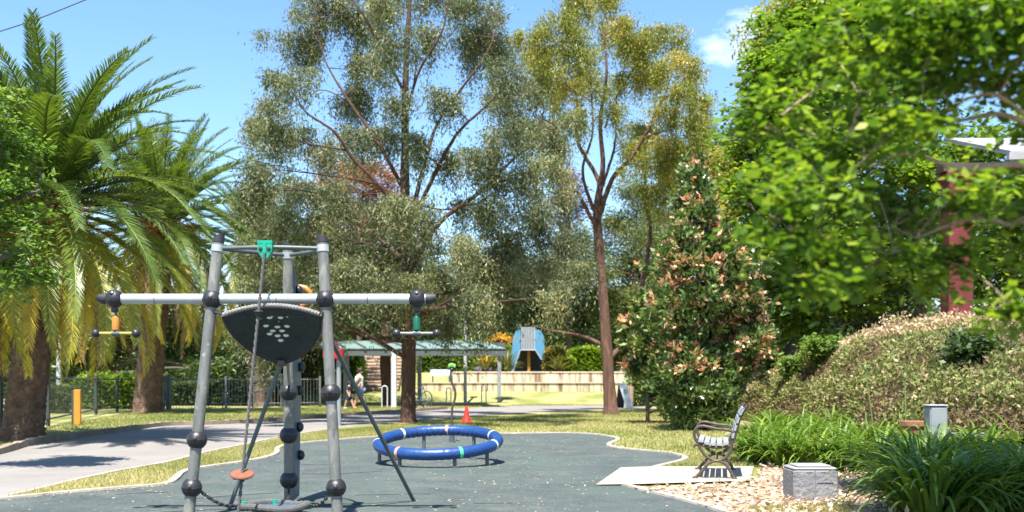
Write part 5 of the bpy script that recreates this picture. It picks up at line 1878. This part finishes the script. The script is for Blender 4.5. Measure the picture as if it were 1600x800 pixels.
# ------------------------------------------------------------------ background trees 
BG = [
    ('broadleaf_tree', 'dense dark green tree directly behind the climbing frame top', 50, (440, 634), [(430, 420, 50), (480, 440, 50), (410, 470, 46), (455, 490, 50), (510, 500, 46), (430, 530, 40), (490, 545, 40), (400, 540, 36), (520, 440, 44), (470, 390, 40), (410, 560, 34), (450, 570, 34)], 'dark_leaf', 'bark_grey', 11, 36, .26, .10),
    ('broadleaf_tree', 'dark green tree filling the gap left of the big gum trunk', 68, (560, 630), [(540, 470, 48), (580, 500, 44), (620, 480, 46), (550, 420, 48), (610, 430, 44), (530, 510, 40), (660, 470, 46), (570, 528, 26), (650, 510, 34)], 'dark_leaf', 'bark_grey', 11, 36, .26, .10),
    ('flame_tree', 'orange flowering tree showing through the big gum crown', 63, (560, 622), [(545, 270, 34), (580, 275, 36), (520, 300, 34), (600, 300, 36), (555, 320, 40), (590, 345, 38), (530, 345, 34), (560, 375, 38), (615, 340, 30)], 'flame_leaf', 'bark_grey', 10, 34, .22, .10),
    ('jacaranda', 'purple flowering tree behind the slim reddish gum', 62, (890, 600), [(882, 270, 18), (896, 290, 20), (878, 305, 20), (900, 322, 20), (886, 345, 22), (893, 380, 24), (884, 420, 26)], 'purple_leaf', 'bark_grey', 8, 34, .25, .12),
    ('broadleaf_tree', 'dark tree above the hedge left of the play tower', 64, (720, 585), [(690, 480, 44), (740, 490, 44), (790, 480, 44), (720, 440, 44), (770, 440, 42), (830, 470, 44), (680, 520, 30), (750, 525, 26), (870, 480, 40), (910, 470, 44), (860, 510, 30), (905, 515, 28), (820, 430, 44), (880, 430, 44)], 'dark_leaf', 'bark_grey', 9, 34, .28, .11),
    ('broadleaf_tree', 'olive green tree behind the slim reddish gum trunk', 61, (985, 620), [(970, 440, 40), (1010, 420, 40), (960, 390, 36), (1000, 470, 40), (1040, 460, 40), (970, 490, 40), (1010, 520, 36), (1050, 400, 36), (930, 420, 34), (940, 470, 34), (1030, 360, 32), (985, 345, 30), (1060, 520, 36), (1000, 560, 30), (960, 540, 30), (900, 380, 30), (1030, 320, 28), (990, 300, 26), (960, 350, 26), (1060, 450, 34), (1040, 500, 34)], 'olive_leaf', 'bark_red', 16, 40, .22, .07),
    ('broadleaf_tree', 'bushy yellow-green tree between the slim gum and the dark magnolia', 50, (1120, 620), [(1085, 250, 30), (1115, 270, 34), (1140, 300, 36), (1100, 310, 36), (1070, 290, 28), (1130, 345, 40), (1150, 390, 38), (1165, 330, 30), (1140, 250, 26), (1170, 430, 36), (1080, 360, 36), (1050, 380, 30), (1180, 480, 34), (1150, 460, 30)], 'gum2_leaf', 'bark_grey', 11, 36, .22, .10),
    ('gum_tree', 'tall yellow-green gum in the background left of the bright leafy tree top', 46, (1240, 610), [(1215, 30, 40), (1250, 10, 44), (1200, 80, 36), (1240, 70, 42), (1190, 130, 34), (1225, 130, 38), (1280, 50, 44), (1195, 175, 30), (1270, 120, 44), (1230, 190, 40), (1290, -30, 50), (1240, 260, 44)], 'gum2_leaf', 'bark_red', 12, 36, .20, .09),
    ('broadleaf_tree', 'dark green tree on the rise behind the bank, right of the magnolia', 38, (1230, 560), [(1180, 400, 40), (1210, 450, 44), (1250, 420, 50), (1290, 470, 50), (1200, 500, 38), (1240, 510, 40), (1340, 460, 46), (1320, 400, 46), (1180, 450, 36), (1170, 530, 30), (1280, 360, 46), (1380, 440, 44), (1390, 380, 44), (1440, 420, 40), (1430, 350, 44), (1400, 470, 38), (1350, 495, 32), (1450, 450, 34), (1500, 430, 34)], 'dark_leaf', 'bark_grey', 16, 34, .2, .10),
    ('broadleaf_tree', 'green tree behind the porch at the right edge', 32, (1590, 470), [(1560, 360, 50), (1610, 330, 60), (1590, 410, 50), (1650, 400, 60), (1540, 420, 40), (1470, 400, 40), (1450, 330, 40), (1560, 300, 40), (1470, 250, 50), (1660, 280, 60), (1550, 220, 60), (1410, 250, 60), (1480, 445, 36), (1540, 455, 40), (1600, 450, 44), (1650, 440, 50), (1520, 400, 36), (1700, 420, 60)], 'maple_leaf', 'bark_grey', 14, 34, .2, .11),
    ('broadleaf_tree', 'dark background tree low between the two left palm trunks', 55, (120, 615), [(80, 520, 40), (120, 500, 40), (160, 520, 40), (60, 560, 36), (110, 555, 40), (150, 560, 36), (190, 545, 36), (90, 480, 36), (140, 470, 36), (200, 500, 36), (240, 520, 40), (280, 540, 40), (300, 500, 40), (340, 540, 40), (260, 480, 40), (370, 510, 36), (330, 580, 30), (290, 590, 28), (360, 590, 28)], 'dark_leaf', 'bark_grey', 9, 36, .28, .11),
    ('broadleaf_tree', 'dark tree at the far left edge behind the mesh fence', 44, (-10, 622), [(-20, 530, 46), (20, 560, 40), (-40, 470, 50), (20, 500, 40), (50, 590, 30), (0, 600, 30)], 'dark_leaf', 'bark_grey', 10, 36, .26, .10),
    ('conifer', 'soft grey-green conifer peeping over the left palm crown', 70, (225, 610), [(228, 215, 20), (240, 200, 18), (235, 240, 26), (250, 225, 18), (225, 265, 28), (250, 270, 26), (240, 300, 30), (235, 340, 34), (130, 160, 22), (140, 185, 26), (150, 215, 28), (130, 230, 30)], 'olive_leaf', 'bark_grey', 10, 40, .24, .05),
    ('conifer', 'dark pointed conifer on the skyline right of the slim gum', 72, (1110, 600), [(1108, 190, 9), (1108, 210, 14), (1108, 235, 20), (1112, 265, 26), (1110, 300, 30), (1135, 205, 8), (1135, 225, 13), (1137, 250, 18), (1140, 280, 24), (1090, 240, 14), (1155, 240, 12), (1155, 265, 18)], 'dark_leaf', 'bark_grey', 24, 36, .26, .06),
]
for (nm, lab, D_, bs, bl, lf_, bk_, dn, per, L_, W_l) in BG:
    avx = sum(b[0] for b in bl) / len(bl)
    tpy = min(b[1] for b in bl)
    zb_ = None
    if D_ in (38, 32):
        zb_ = 2.2
    limbs = [[(bs[0], bs[1], 0, .2), ((bs[0] * .6 + avx * .4), (bs[1] + tpy) / 2 + 40, 0, .15), (avx, tpy + 30, 0, .05)]]
    tree(nm, lab, 'tree', D_, bs, limbs, bl, lf_, bk_, dens=dn, per=per, L=L_, W=W_l, style='droop' if nm in ('gum_tree', 'conifer') else 'broad', sig=.32, spread=2.2,
         group='background trees', fill=.3, zbase=zb_, sprigtwigs=1, twig=.02, up=.3)

# far row of trees closing the view
fp = []
for s_ in range(3):
    bl = [(800 + rng.normal(0, 55), 520 - abs(rng.normal(0, 32)) + 30, rng.uniform(26, 40)) for _ in range(14)] + [(760, 560, 34), (800, 570, 34), (840, 560, 34), (725, 565, 30), (875, 565, 30)]
    fp.append(tree('broadleaf_tree', 'far tree', 'tree', 85, (800, 600), [[(800, 604, 0, .3), (800, 540, 0, .2), (802, 490, 0, .08)]], bl, 'dark_leaf' if s_ != 1 else 'olive_leaf', 'bark_grey',
                   dens=5, per=30, L=.42, W=.19, style='broad', sig=.5, spread=3, group='far row of trees', fill=.2, zbase=gz(0, 85), sprigtwigs=0, twig=.03, up=.3))
FARX = [-300, -190, -90, 20, 120, 230, 340, 450, 560, 670, 780, 890, 1000, 1110, 1220, 1330, 1440, 1550, 1660, 1770, 1900]
for i, px in enumerate(FARX):
    o = fp[i] if i < 3 else copy_tree(fp[i % 3])
    D_ = 85 + (i * 37 % 11)
    o.location = ((px - 800) * D_ / F, D_, gz((px - 800) * D_ / F, D_))
    k = random.uniform(.9, 1.25)
    o.scale = (k, k, k * random.uniform(.9, 1.1))
    o.rotation_euler = (0, 0, random.uniform(-.5, .5))
    o['label'] = 'one of the far trees closing the view behind the park'

# slender bare stems right of the slim gum
for i, (pts, lab) in enumerate(([[(985, 645), (990, 560), (1000, 470), (1008, 380)], 'thin leaning pale trunk just right of the slim reddish gum'],
                                [[(1035, 640), (1040, 560), (1030, 480), (1050, 400)], 'thin crooked sapling trunk left of the dark magnolia'])):
    D_ = 44
    o = thing('sapling', lab, 'sapling', ((pts[0][0] - 800) * D_ / F, D_, 0), 'saplings by the gum')
    w_ = [P(a, b, D_) for a, b in pts]
    w_[0].z = -.05
    MB().tube(bez(w_, 16), list(np.linspace(.10, .05, 16 // 3 * 3 + 1)), 8, jit=.05).build('trunk', 'bark_pale' if i == 0 else 'bark_red', o)
    c = w_[-1]
    pos, dr, tn, _ = cloud([(c, 1.2), (c + Vector((.6, .3, .9)), .9), (c + Vector((-.7, -.2, .5)), .8)], 12, 26, .2, .05, 'droop', .25)
    V, Q = leaves(pos, dr, .2, .05)
    np_mesh('crown', V, Q, tn, 'olive_leaf', o)


# ------------------------------------------------------------------ hedges and garden plants on the terrace
def bush(name, label, cat, px0, px1, py0, py1, D, depth, leaf, n, L, W, zbase, group=None, style='broad', lump=.25):
    x0, x1 = (px0 - 800) * D / F, (px1 - 800) * D / F
    z1 = H + (YH - py0) * D / F
    z0 = zbase
    o = thing(name, label, cat, ((x0 + x1) / 2, D + depth / 2, zbase), group)
    u = rng.random((n, 3))
    face = rng.random(n)
    # favour the outer shell
    u[:, 1] = np.where(face < .45, u[:, 1] * .18, u[:, 1])
    u[:, 2] = np.where((face > .45) & (face < .85), 1 - u[:, 2] * .18, u[:, 2])
    lx_, ly_ = u[:, 0] * (x1 - x0), u[:, 1] * depth
    hl = 1 - lump * (.5 + .5 * np.sin(lx_ * 2.3 + 1.3) * np.cos(lx_ * .9)) * .6 - lump * .4 * rng.random(n) * u[:, 2]
    rnd = np.sqrt(np.clip(1 - ((u[:, 0] - .5) * 2) ** 6, 0, 1))
    pos = np.stack([x0 + lx_, D + ly_ + .12 * np.sin(lx_ * 4), z0 + (z1 - z0) * u[:, 2] * hl * (.55 + .45 * rnd)], 1) + rng.normal(size=(n, 3)) * .06
    d_ = rng.normal(size=(n, 3))
    d_[:, 2] = d_[:, 2] * .6 + .25
    d_[:, 1] -= .3
    V, Q = leaves(pos, d_, L, W, .4)
    tone = .45 + .22 * np.sin(lx_ * 5 + pos[:, 2] * 7) + rng.normal(0, .15, n)
    np_mesh('foliage', V, Q, tone, leaf, o)
    st = MB()
    for i in range(max(2, int((x1 - x0) / .5))):
        x = x0 + (i + .5) * (x1 - x0) / max(2, int((x1 - x0) / .5))
        y = D + depth * .5
        st.tube([(x, y, zbase - .05), (x + .1, y, z0 + (z1 - z0) * .45), (x - .1, y - .1, z0 + (z1 - z0) * .75)], [.04, .03, .012], 6)
    st.build('stems', 'bark_grey', o)
    return o


TZ = 1.6
bush('hedge', 'dark green glossy hedge above the pale garden seat', 'hedge', 652, 735, 549, 582, 55.2, 1.6, 'shrub_leaf', 9000, .17, .10, TZ)
bush('hedge', 'bright lime hedge on the terrace left of the slim gum trunk', 'hedge', 884, 946, 540, 580, 55.3, 1.8, 'lime_leaf', 9000, .16, .09, TZ)
bush('shrub', 'yellow flowering shrub right beside the play tower', 'shrub', 852, 882, 536, 580, 55.1, 1.2, 'spiky_leaf', 3500, .18, .07, TZ)
bush('shrub', 'small green shrub between the yellow shrub and the lime hedge', 'shrub', 868, 898, 556, 580, 54.9, .8, 'lime_leaf', 2400, .15, .09, TZ)
bush('shrub', 'lime green bush behind the mesh fence between the left palms', 'shrub', 92, 206, 574, 650, 41.5, 1.8, 'lime_leaf', 7000, .19, .13, 0, lump=.6)
bush('shrub', 'pale green weeds behind the mesh fence beside the first palm', 'shrub', 62, 100, 600, 660, 36, 1.2, 'olive_leaf', 3000, .2, .04, 0)
bush('shrub', 'green bush left of the garden steps', 'shrub', 520, 566, 548, 618, 51.5, 1.6, 'shrub_leaf', 6000, .18, .09, .4)
bush('hedge', 'long dark hedge behind the picket fence', 'hedge', 244, 470, 596, 640, 47, 1.5, 'dark_leaf', 12000, .2, .1, 0)
bush('hedge', 'green hedge on the skyline above the shelter roof', 'hedge', 655, 800, 527, 548, 60, 1.5, 'lime_leaf', 7000, .2, .1, TZ)
bush('shrub', 'green shrub beyond the white sandwich board, under the magnolia', 'shrub', 985, 1060, 560, 628, 46, 1.6, 'shrub_leaf', 5000, .2, .1, 0)


def spiky(name, label, px, py, D, zb_, n, L, tone_mid, leaf='spiky_leaf', seed=1, group=None):
    x = (px - 800) * D / F
    o = thing(name, label, 'plant', (x, D, zb_), group)
    V, Q, T = [], [], []
    for i in range(n):
        a = i * 2.4 + rng.normal(0, .2)
        e = rng.uniform(.25, 1.4)
        d_ = np.array([math.cos(a) * math.cos(e), math.sin(a) * math.cos(e), math.sin(e)])
        l_ = L * rng.uniform(.7, 1.1)
        s_ = np.array([-math.sin(a), math.cos(a), 0]) * .045
        p0 = np.array([x, D, zb_])
        pts = [p0, p0 + d_ * l_ * .5, p0 + d_ * l_ * .85 - np.array([0, 0, .06 * l_]), p0 + d_ * l_ * 1.05 - np.array([0, 0, .2 * l_])]
        ws = [.7, 1.0, .7, .05]
        k = len(V)
        for p, w in zip(pts, ws):
            V += [p + s_ * w, p - s_ * w]
        for j in range(3):
            Q.append((k + 2 * j, k + 2 * j + 1, k + 2 * j + 3, k + 2 * j + 2))
            T.append(np.clip(.35 + (.5 if e > 1.0 else 0) * tone_mid + rng.normal(0, .1), 0, 1))
    np_mesh('leaves', V, Q, T, leaf, o)
    return o


spiky('spiky_plant', 'large spiky plant with orange centre behind the wall beside the thin pale pole', 757, 577, 55.0, TZ, 90, 1.25, 1)
spiky('spiky_plant', 'spiky plant with orange centre right below the flower bowl', 772, 577, 54.9, TZ, 80, 1.05, .6)
spiky('spiky_plant', 'tall spiky plant between the flower bowl and the blue play tower', 790, 577, 55.3, TZ, 80, 1.6, .2)
spiky('spiky_plant', 'upright spiky plant in front of the lime hedge', 872, 577, 54.8, TZ, 70, 1.2, .3)
pos = np.stack([rng.uniform((744 - 800) * 54.7 / F, (776 - 800) * 54.7 / F, 1500), rng.uniform(54.5, 54.9, 1500), TZ + rng.uniform(0, .22, 1500)], 1)
V, Q = leaves(pos, rng.normal(size=(1500, 3)), .09, .06, .3)
pf = np_mesh('flower_bed', V, Q, rng.uniform(.4, 1, 1500), 'purple_leaf')
tag(pf, 'low purple flowers along the wall top below the orange spiky plants', 'flowers', kind='stuff')

# ------------------------------------------------------------------ bank cover
n = 74000
uu, vv = rng.random(n) ** .9, rng.random(n)
pos = np.array([bank_point(a, b) for a, b in zip(uu, vv)])
# tufts
kx = np.sin(pos[:, 0] * 2.1) + np.sin(pos[:, 1] * 1.7 + pos[:, 0]) + np.sin(pos[:, 0] * 5.3 + pos[:, 2] * 4)
hgt = .18 + .16 * (kx > .3) + .16 * (vv > .86) * rng.random(n)
pos[:, 2] += hgt * rng.random(n)
d_ = rng.normal(size=(n, 3)) * .7
d_[:, 2] += .35
d_[:, 1] -= .25
V, Q = leaves(pos, d_, .09, .05, .15)
top_dry = np.clip((vv - .70) / .16, 0, 1)
tone = np.where(kx > .5, .58, .25) + rng.normal(0, .15, n)
tone = tone * (1 - top_dry) + top_dry * (.9 + rng.normal(0, .12, n))
gc = np_mesh('bank_groundcover', V, Q, tone, 'dry_leaf')
tag(gc, 'dry brown and olive ground cover over the sloping bank', 'ground cover', kind='stuff')
# small leafy seedlings on the bank
for i, (u, v, r_, lab) in enumerate(((.34, .86, .50, 'leafy green shrub near the bank top below the bright leafy tree'), (.24, .80, .36, 'small leafy shrub at the left end of the bank'), (.70, .42, .5, 'dark leafy shrub low on the bank at the right'))):
    c = bank_point(u, v)
    o = thing('shrub', lab, 'shrub', tuple(c), 'shrubs on the bank')
    pos, dr, tn, sp = cloud([(c + Vector((random.uniform(-1, 1) * r_, random.uniform(-.5, .5) * r_, r_ * random.uniform(.2, 1.1))), r_ * random.uniform(.3, .6)) for _ in range(8)], 110, 22, .1, .07, 'broad', .12, fill=.2)
    V, Q = leaves(pos, dr, .10, .075, .3)
    np_mesh('foliage', V, Q, tn, 'dark_leaf' if i == 2 else 'shrub_leaf', o)
    st = MB()
    for j in range(5):
        st.tube([c - Vector((0, 0, .05)), c + Vector((random.uniform(-.2, .2), random.uniform(-.2, .2), r_ * .9))], [.018, .006], 5)
    st.build('stems', 'bark_grey', o)


# ------------------------------------------------------------------ agapanthus clumps
def strap_clump(seed, L, n):
    r_ = np.random.default_rng(seed)
    V, Q, T = [], [], []
    for i in range(n):
        a = i * 2.39996 + r_.normal(0, .3)
        e = r_.uniform(.75, 1.48)
        l_ = L * r_.uniform(.65, 1.15)
        b = r_.random() ** .5 * .24
        p = np.array([math.cos(a) * b, math.sin(a) * b, 0.0])
        h = np.array([math.cos(a), math.sin(a), 0])
        s_ = np.array([-math.sin(a), math.cos(a), 0])
        s_ = s_ + h * r_.normal(0, .3)
        s_ /= np.linalg.norm(s_)
        k = len(V)
        w = r_.uniform(.016, .026)
        droop = r_.uniform(1.2, 2.3)
        t0 = np.clip(.45 + r_.normal(0, .18), 0, 1)
        ns = 7
        for j in range(ns + 1):
            u = j / ns
            ww = w * (1 - u ** 3 * .9)
            V += [p + s_ * ww, p + np.array([0, 0, -.004]), p - s_ * ww]
            ee = e - droop * u ** 1.4
            p = p + (h * math.cos(ee) + np.array([0, 0, 1]) * math.sin(ee)) * (l_ / ns)
            p[2] = max(p[2], .01)
        for j in range(ns):
            q = k + 3 * j
            Q += [(q, q + 1, q + 4, q + 3), (q + 1, q + 2, q + 5, q + 4)]
            T += [t0, t0]
    return V, Q, T


protos = []
for s_ in range(4):
    V, Q, T = strap_clump(40 + s_, .78, 175)
    r0 = thing('agapanthus', 'agapanthus clump', 'plant', (0, 0, 0), 'agapanthus clumps in the right bed')
    np_mesh('leaves', V, Q, T, 'strap_leaf', r0)
    cr = MB()
    cr.lathe((0, 0, -.02), [(.15, 0), (.13, .06), (.05, .12)], 10)
    cr.build('crown', 'soil', r0)
    protos.append(r0)
rows = {
    'back row by the bank foot': [(1205, 682), (1252, 684), (1300, 686), (1345, 690)],
    'second row behind the stone block': [(1182, 703), (1222, 706), (1265, 708), (1310, 712), (1358, 716), (1408, 712)],
    'third row level with the bench seat': [(1188, 722), (1228, 728), (1275, 732), (1325, 735), (1378, 738), (1470, 738), (1535, 735), (1600, 735)],
    'fourth row beside the stone block': [(1432, 770), (1446, 758), (1445, 760), (1500, 764), (1560, 760), (1620, 762)],
    'front row at the bottom right edge': [(1455, 806), (1478, 797), (1470, 795), (1530, 802), (1590, 796), (1650, 800)],
}
ordn = ['first', 'second', 'third', 'fourth', 'fifth', 'sixth', 'seventh', 'eighth']
ci = 0
for rn, lst in rows.items():
    for j, (px, py) in enumerate(lst):
        o = protos[ci] if ci < 4 else copy_tree(protos[ci % 4])
        x, y = G(px, py)
        o.location = (x, y, 0.0)
        o.rotation_euler = (0, 0, random.uniform(0, 6.28))
        k = random.uniform(.88, 1.12)
        o.scale = (k, k, k)
        o['label'] = 'green strap-leaved agapanthus, %s from left in the %s' % (ordn[j], rn)
        ci += 1
# budding flower stems
for px, py, ty, lean, lab in ((1368, 715, 578, -16, 'tall leaning agapanthus bud stem, the left of two'), (1416, 725, 592, -2, 'upright agapanthus bud stem, the right of two')):
    d = GD(py)
    x = (px - 800) * d / F
    o = thing('flower_stem', lab, 'flower stem', (x, d, 0), 'agapanthus bud stems')
    tp = P(px + lean, ty, d)
    MB().tube(bez([(x, d, 0), (x * .6 + tp.x * .4, d, tp.z * .5), tp], 12), .010, 7).build('stalk', 'stalk', o)
    MB().sphere(tp + Vector((0, 0, .03)), .028, 10, 8, (1, 1, 1.8)).build('bud', 'stalk', o)

# ------------------------------------------------------------------ litter, grass
def inpoly(x, y, poly):
    px = np.array([p[0] for p in poly])
    py = np.array([p[1] for p in poly])
    c = np.zeros(len(x), bool)
    j = len(px) - 1
    for i in range(len(px)):
        cond = ((py[i] > y) != (py[j] > y)) & (x < (px[j] - px[i]) * (y - py[i]) / (py[j] - py[i] + 1e-12) + px[i])
        c ^= cond
        j = i
    return c


def scatter(poly, n):
    a = np.array(poly)
    x0, y0 = a.min(0)
    x1, y1 = a.max(0)
    X, Y = [], []
    got = 0
    while got < n:
        x = rng.uniform(x0, x1, n * 2)
        y = rng.uniform(y0, y1, n * 2)
        k = inpoly(x, y, poly)
        X.append(x[k])
        Y.append(y[k])
        got += k.sum()
    return np.concatenate(X)[:n], np.concatenate(Y)[:n]


mvis = [G(985, 765), G(1100, 757), G(1172, 756), G(1190, 730), G(1200, 690), G(1330, 690), G(1420, 720), G(1460, 800), G(1400, 835), G(1210, 835), G(1128, 801), G(1062, 782)]
x, y = scatter(mvis, 5200)
pos = np.stack([x, y, np.full(len(x), .012) + rng.random(len(x)) * .028], 1)
d_ = rng.normal(size=(len(x), 3))
d_[:, 2] *= .35
V, Q = leaves(pos, d_, .075, .042, .5)
tag(np_mesh('leaf_litter', V, Q, rng.beta(1.6, 1.3, len(x)), 'litter'), 'pinkish tan leaf litter around the stone block', 'leaf litter', kind='stuff')
rubv = [G(300, 800), G(0, 800), G(0, 785), G(280, 752), G(440, 718), G(520, 692), G(700, 681), G(900, 679), G(950, 690), G(1060, 716), G(960, 735), G(930, 760), G(985, 768), G(1100, 798), G(700, 840)]
x, y = scatter(rubv, 1900)
cl = np.sin(x * 1.7 + 2) + np.sin(y * 2.3 + x * .6)
kk = (cl > .2) | (rng.random(len(x)) < .35)
x, y = x[kk], y[kk]
pos = np.stack([x, y, np.full(len(x), .018)], 1)
d_ = rng.normal(size=(len(x), 3))
d_[:, 2] *= .15
V, Q = leaves(pos, d_, .042, .017, 1.2)
ei = rng.integers(0, len(left) - 1, 1500)
ej = rng.random(1500)
ex = np.array([left[a][0] * (1 - b) + left[a + 1][0] * b for a, b in zip(ei, ej)])
ey = np.array([left[a][1] * (1 - b) + left[a + 1][1] * b for a, b in zip(ei, ej)]) - np.abs(rng.normal(0, .16, 1500))
ek = inpoly(ex, ey, rub)
p2 = np.stack([ex[ek], ey[ek], np.full(ek.sum(), .0185)], 1)
d2_ = rng.normal(size=p2.shape)
d2_[:, 2] *= .15
V2, Q2 = leaves(p2, d2_, .035, .014, 1.2)
Q = np.concatenate([Q, Q2 + len(V)])
V = np.concatenate([V, V2])
tag(np_mesh('fallen_leaves', V, Q, rng.random(len(Q)), 'fleck'), 'scattered dry leaves on the dark rubber surface', 'fallen leaves', kind='stuff')


def grass(poly, n, hgt, wid, name, label, bias=0.0, z=0.0):
    x, y = scatter(poly, n)
    pos = np.stack([x, y, np.full(n, z)], 1)
    h_ = hgt * rng.uniform(.5, 1.25, (n, 1))
    a = rng.uniform(0, 2 * math.pi, n)
    s_ = np.stack([np.cos(a), np.sin(a), np.zeros(n)], 1) * wid * rng.uniform(.6, 1.3, (n, 1))
    ln = rng.normal(size=(n, 3)) * .45
    ln[:, 2] = 1
    tip = pos + unit(ln) * h_
    V = np.stack([pos - s_ / 2, pos + s_ / 2, tip], 1).reshape(-1, 3)
    Q = np.arange(n * 3).reshape(n, 3)
    patch = .5 + .28 * np.sin(x * .9 + 1.3 * np.sin(y * .45)) * np.cos(y * .7 + x * .3)
    tone = patch + rng.normal(0, .22, n) + bias
    o = np_mesh(name, V, Q, tone, 'grass')
    return tag(o, label, 'grass', kind='stuff')


strip = [G(-150, 800), G(0, 781.5), G(120, 769), G(192, 763), G(262, 757), G(286, 741), G(311, 732.5), G(380, 723), G(428, 713), G(440, 703), G(470, 693), G(512, 689),
         G(580, 683), G(650, 679), G(650, 662), G(580, 667), G(510, 674), G(440, 685), G(392, 695), G(314, 711), G(260, 725), G(192, 737), G(120, 752), G(0, 780), G(-150, 797)]
grass(strip, 42000, .05, .011, 'grass_strip', 'short sunlit grass between the path and the rubber surface', .18)
lawnp = [G(600, 682), G(700, 678.5), G(800, 677.5), G(880, 676.5), G(925, 678.5), G(965, 686), G(952, 695), G(1000, 704), G(1064, 713), G(1100, 722), G(1130, 705), G(1118, 690), G(1150, 662), G(1180, 645), G(1060, 640), G(942, 644), G(860, 647), G(740, 654), G(660, 661), G(600, 668)]
grass(lawnp, 60000, .055, .017, 'lawn_grass', 'patchy yellow-green lawn behind the blue ring', .12)
bench_g = [G(1060, 724), G(1070, 716), G(1130, 706), G(1170, 715), G(1178, 729), G(1024, 730)]
grass(bench_g, 6000, .05, .010, 'bench_grass', 'dry grass tuft area behind the park bench path', .2)
frontg = [G(1170, 795), G(1330, 786), G(1340, 830), G(1180, 830)]
grass(frontg, 5000, .05, .007, 'front_grass', 'small green grass patch at the bottom edge below the stone block', -.1, .006)
verge = [(a, b) for a, b in [G(-300, 764), G(-120, 731), G(0, 706), G(60, 690), G(120, 680), G(192, 671), G(260, 662), G(400, 657), G(512, 650), G(600, 645), G(600, 634), G(480, 637), G(300, 641), G(200, 645), G(75, 668), G(-60, 705)]]
grass(verge, 40000, .06, .016, 'verge_grass', 'green verge along the far kerb under the palms', -.12)
far_l = [G(600, 644), G(700, 639), G(800, 633.5), G(940, 631.5), ((950 - 800) * 47 / F, 47), ((560 - 800) * 47 / F, 47), G(560, 646)]
grass(far_l, 15000, .08, .03, 'far_lawn_grass', 'pale lawn between the path and the retaining wall', .22)
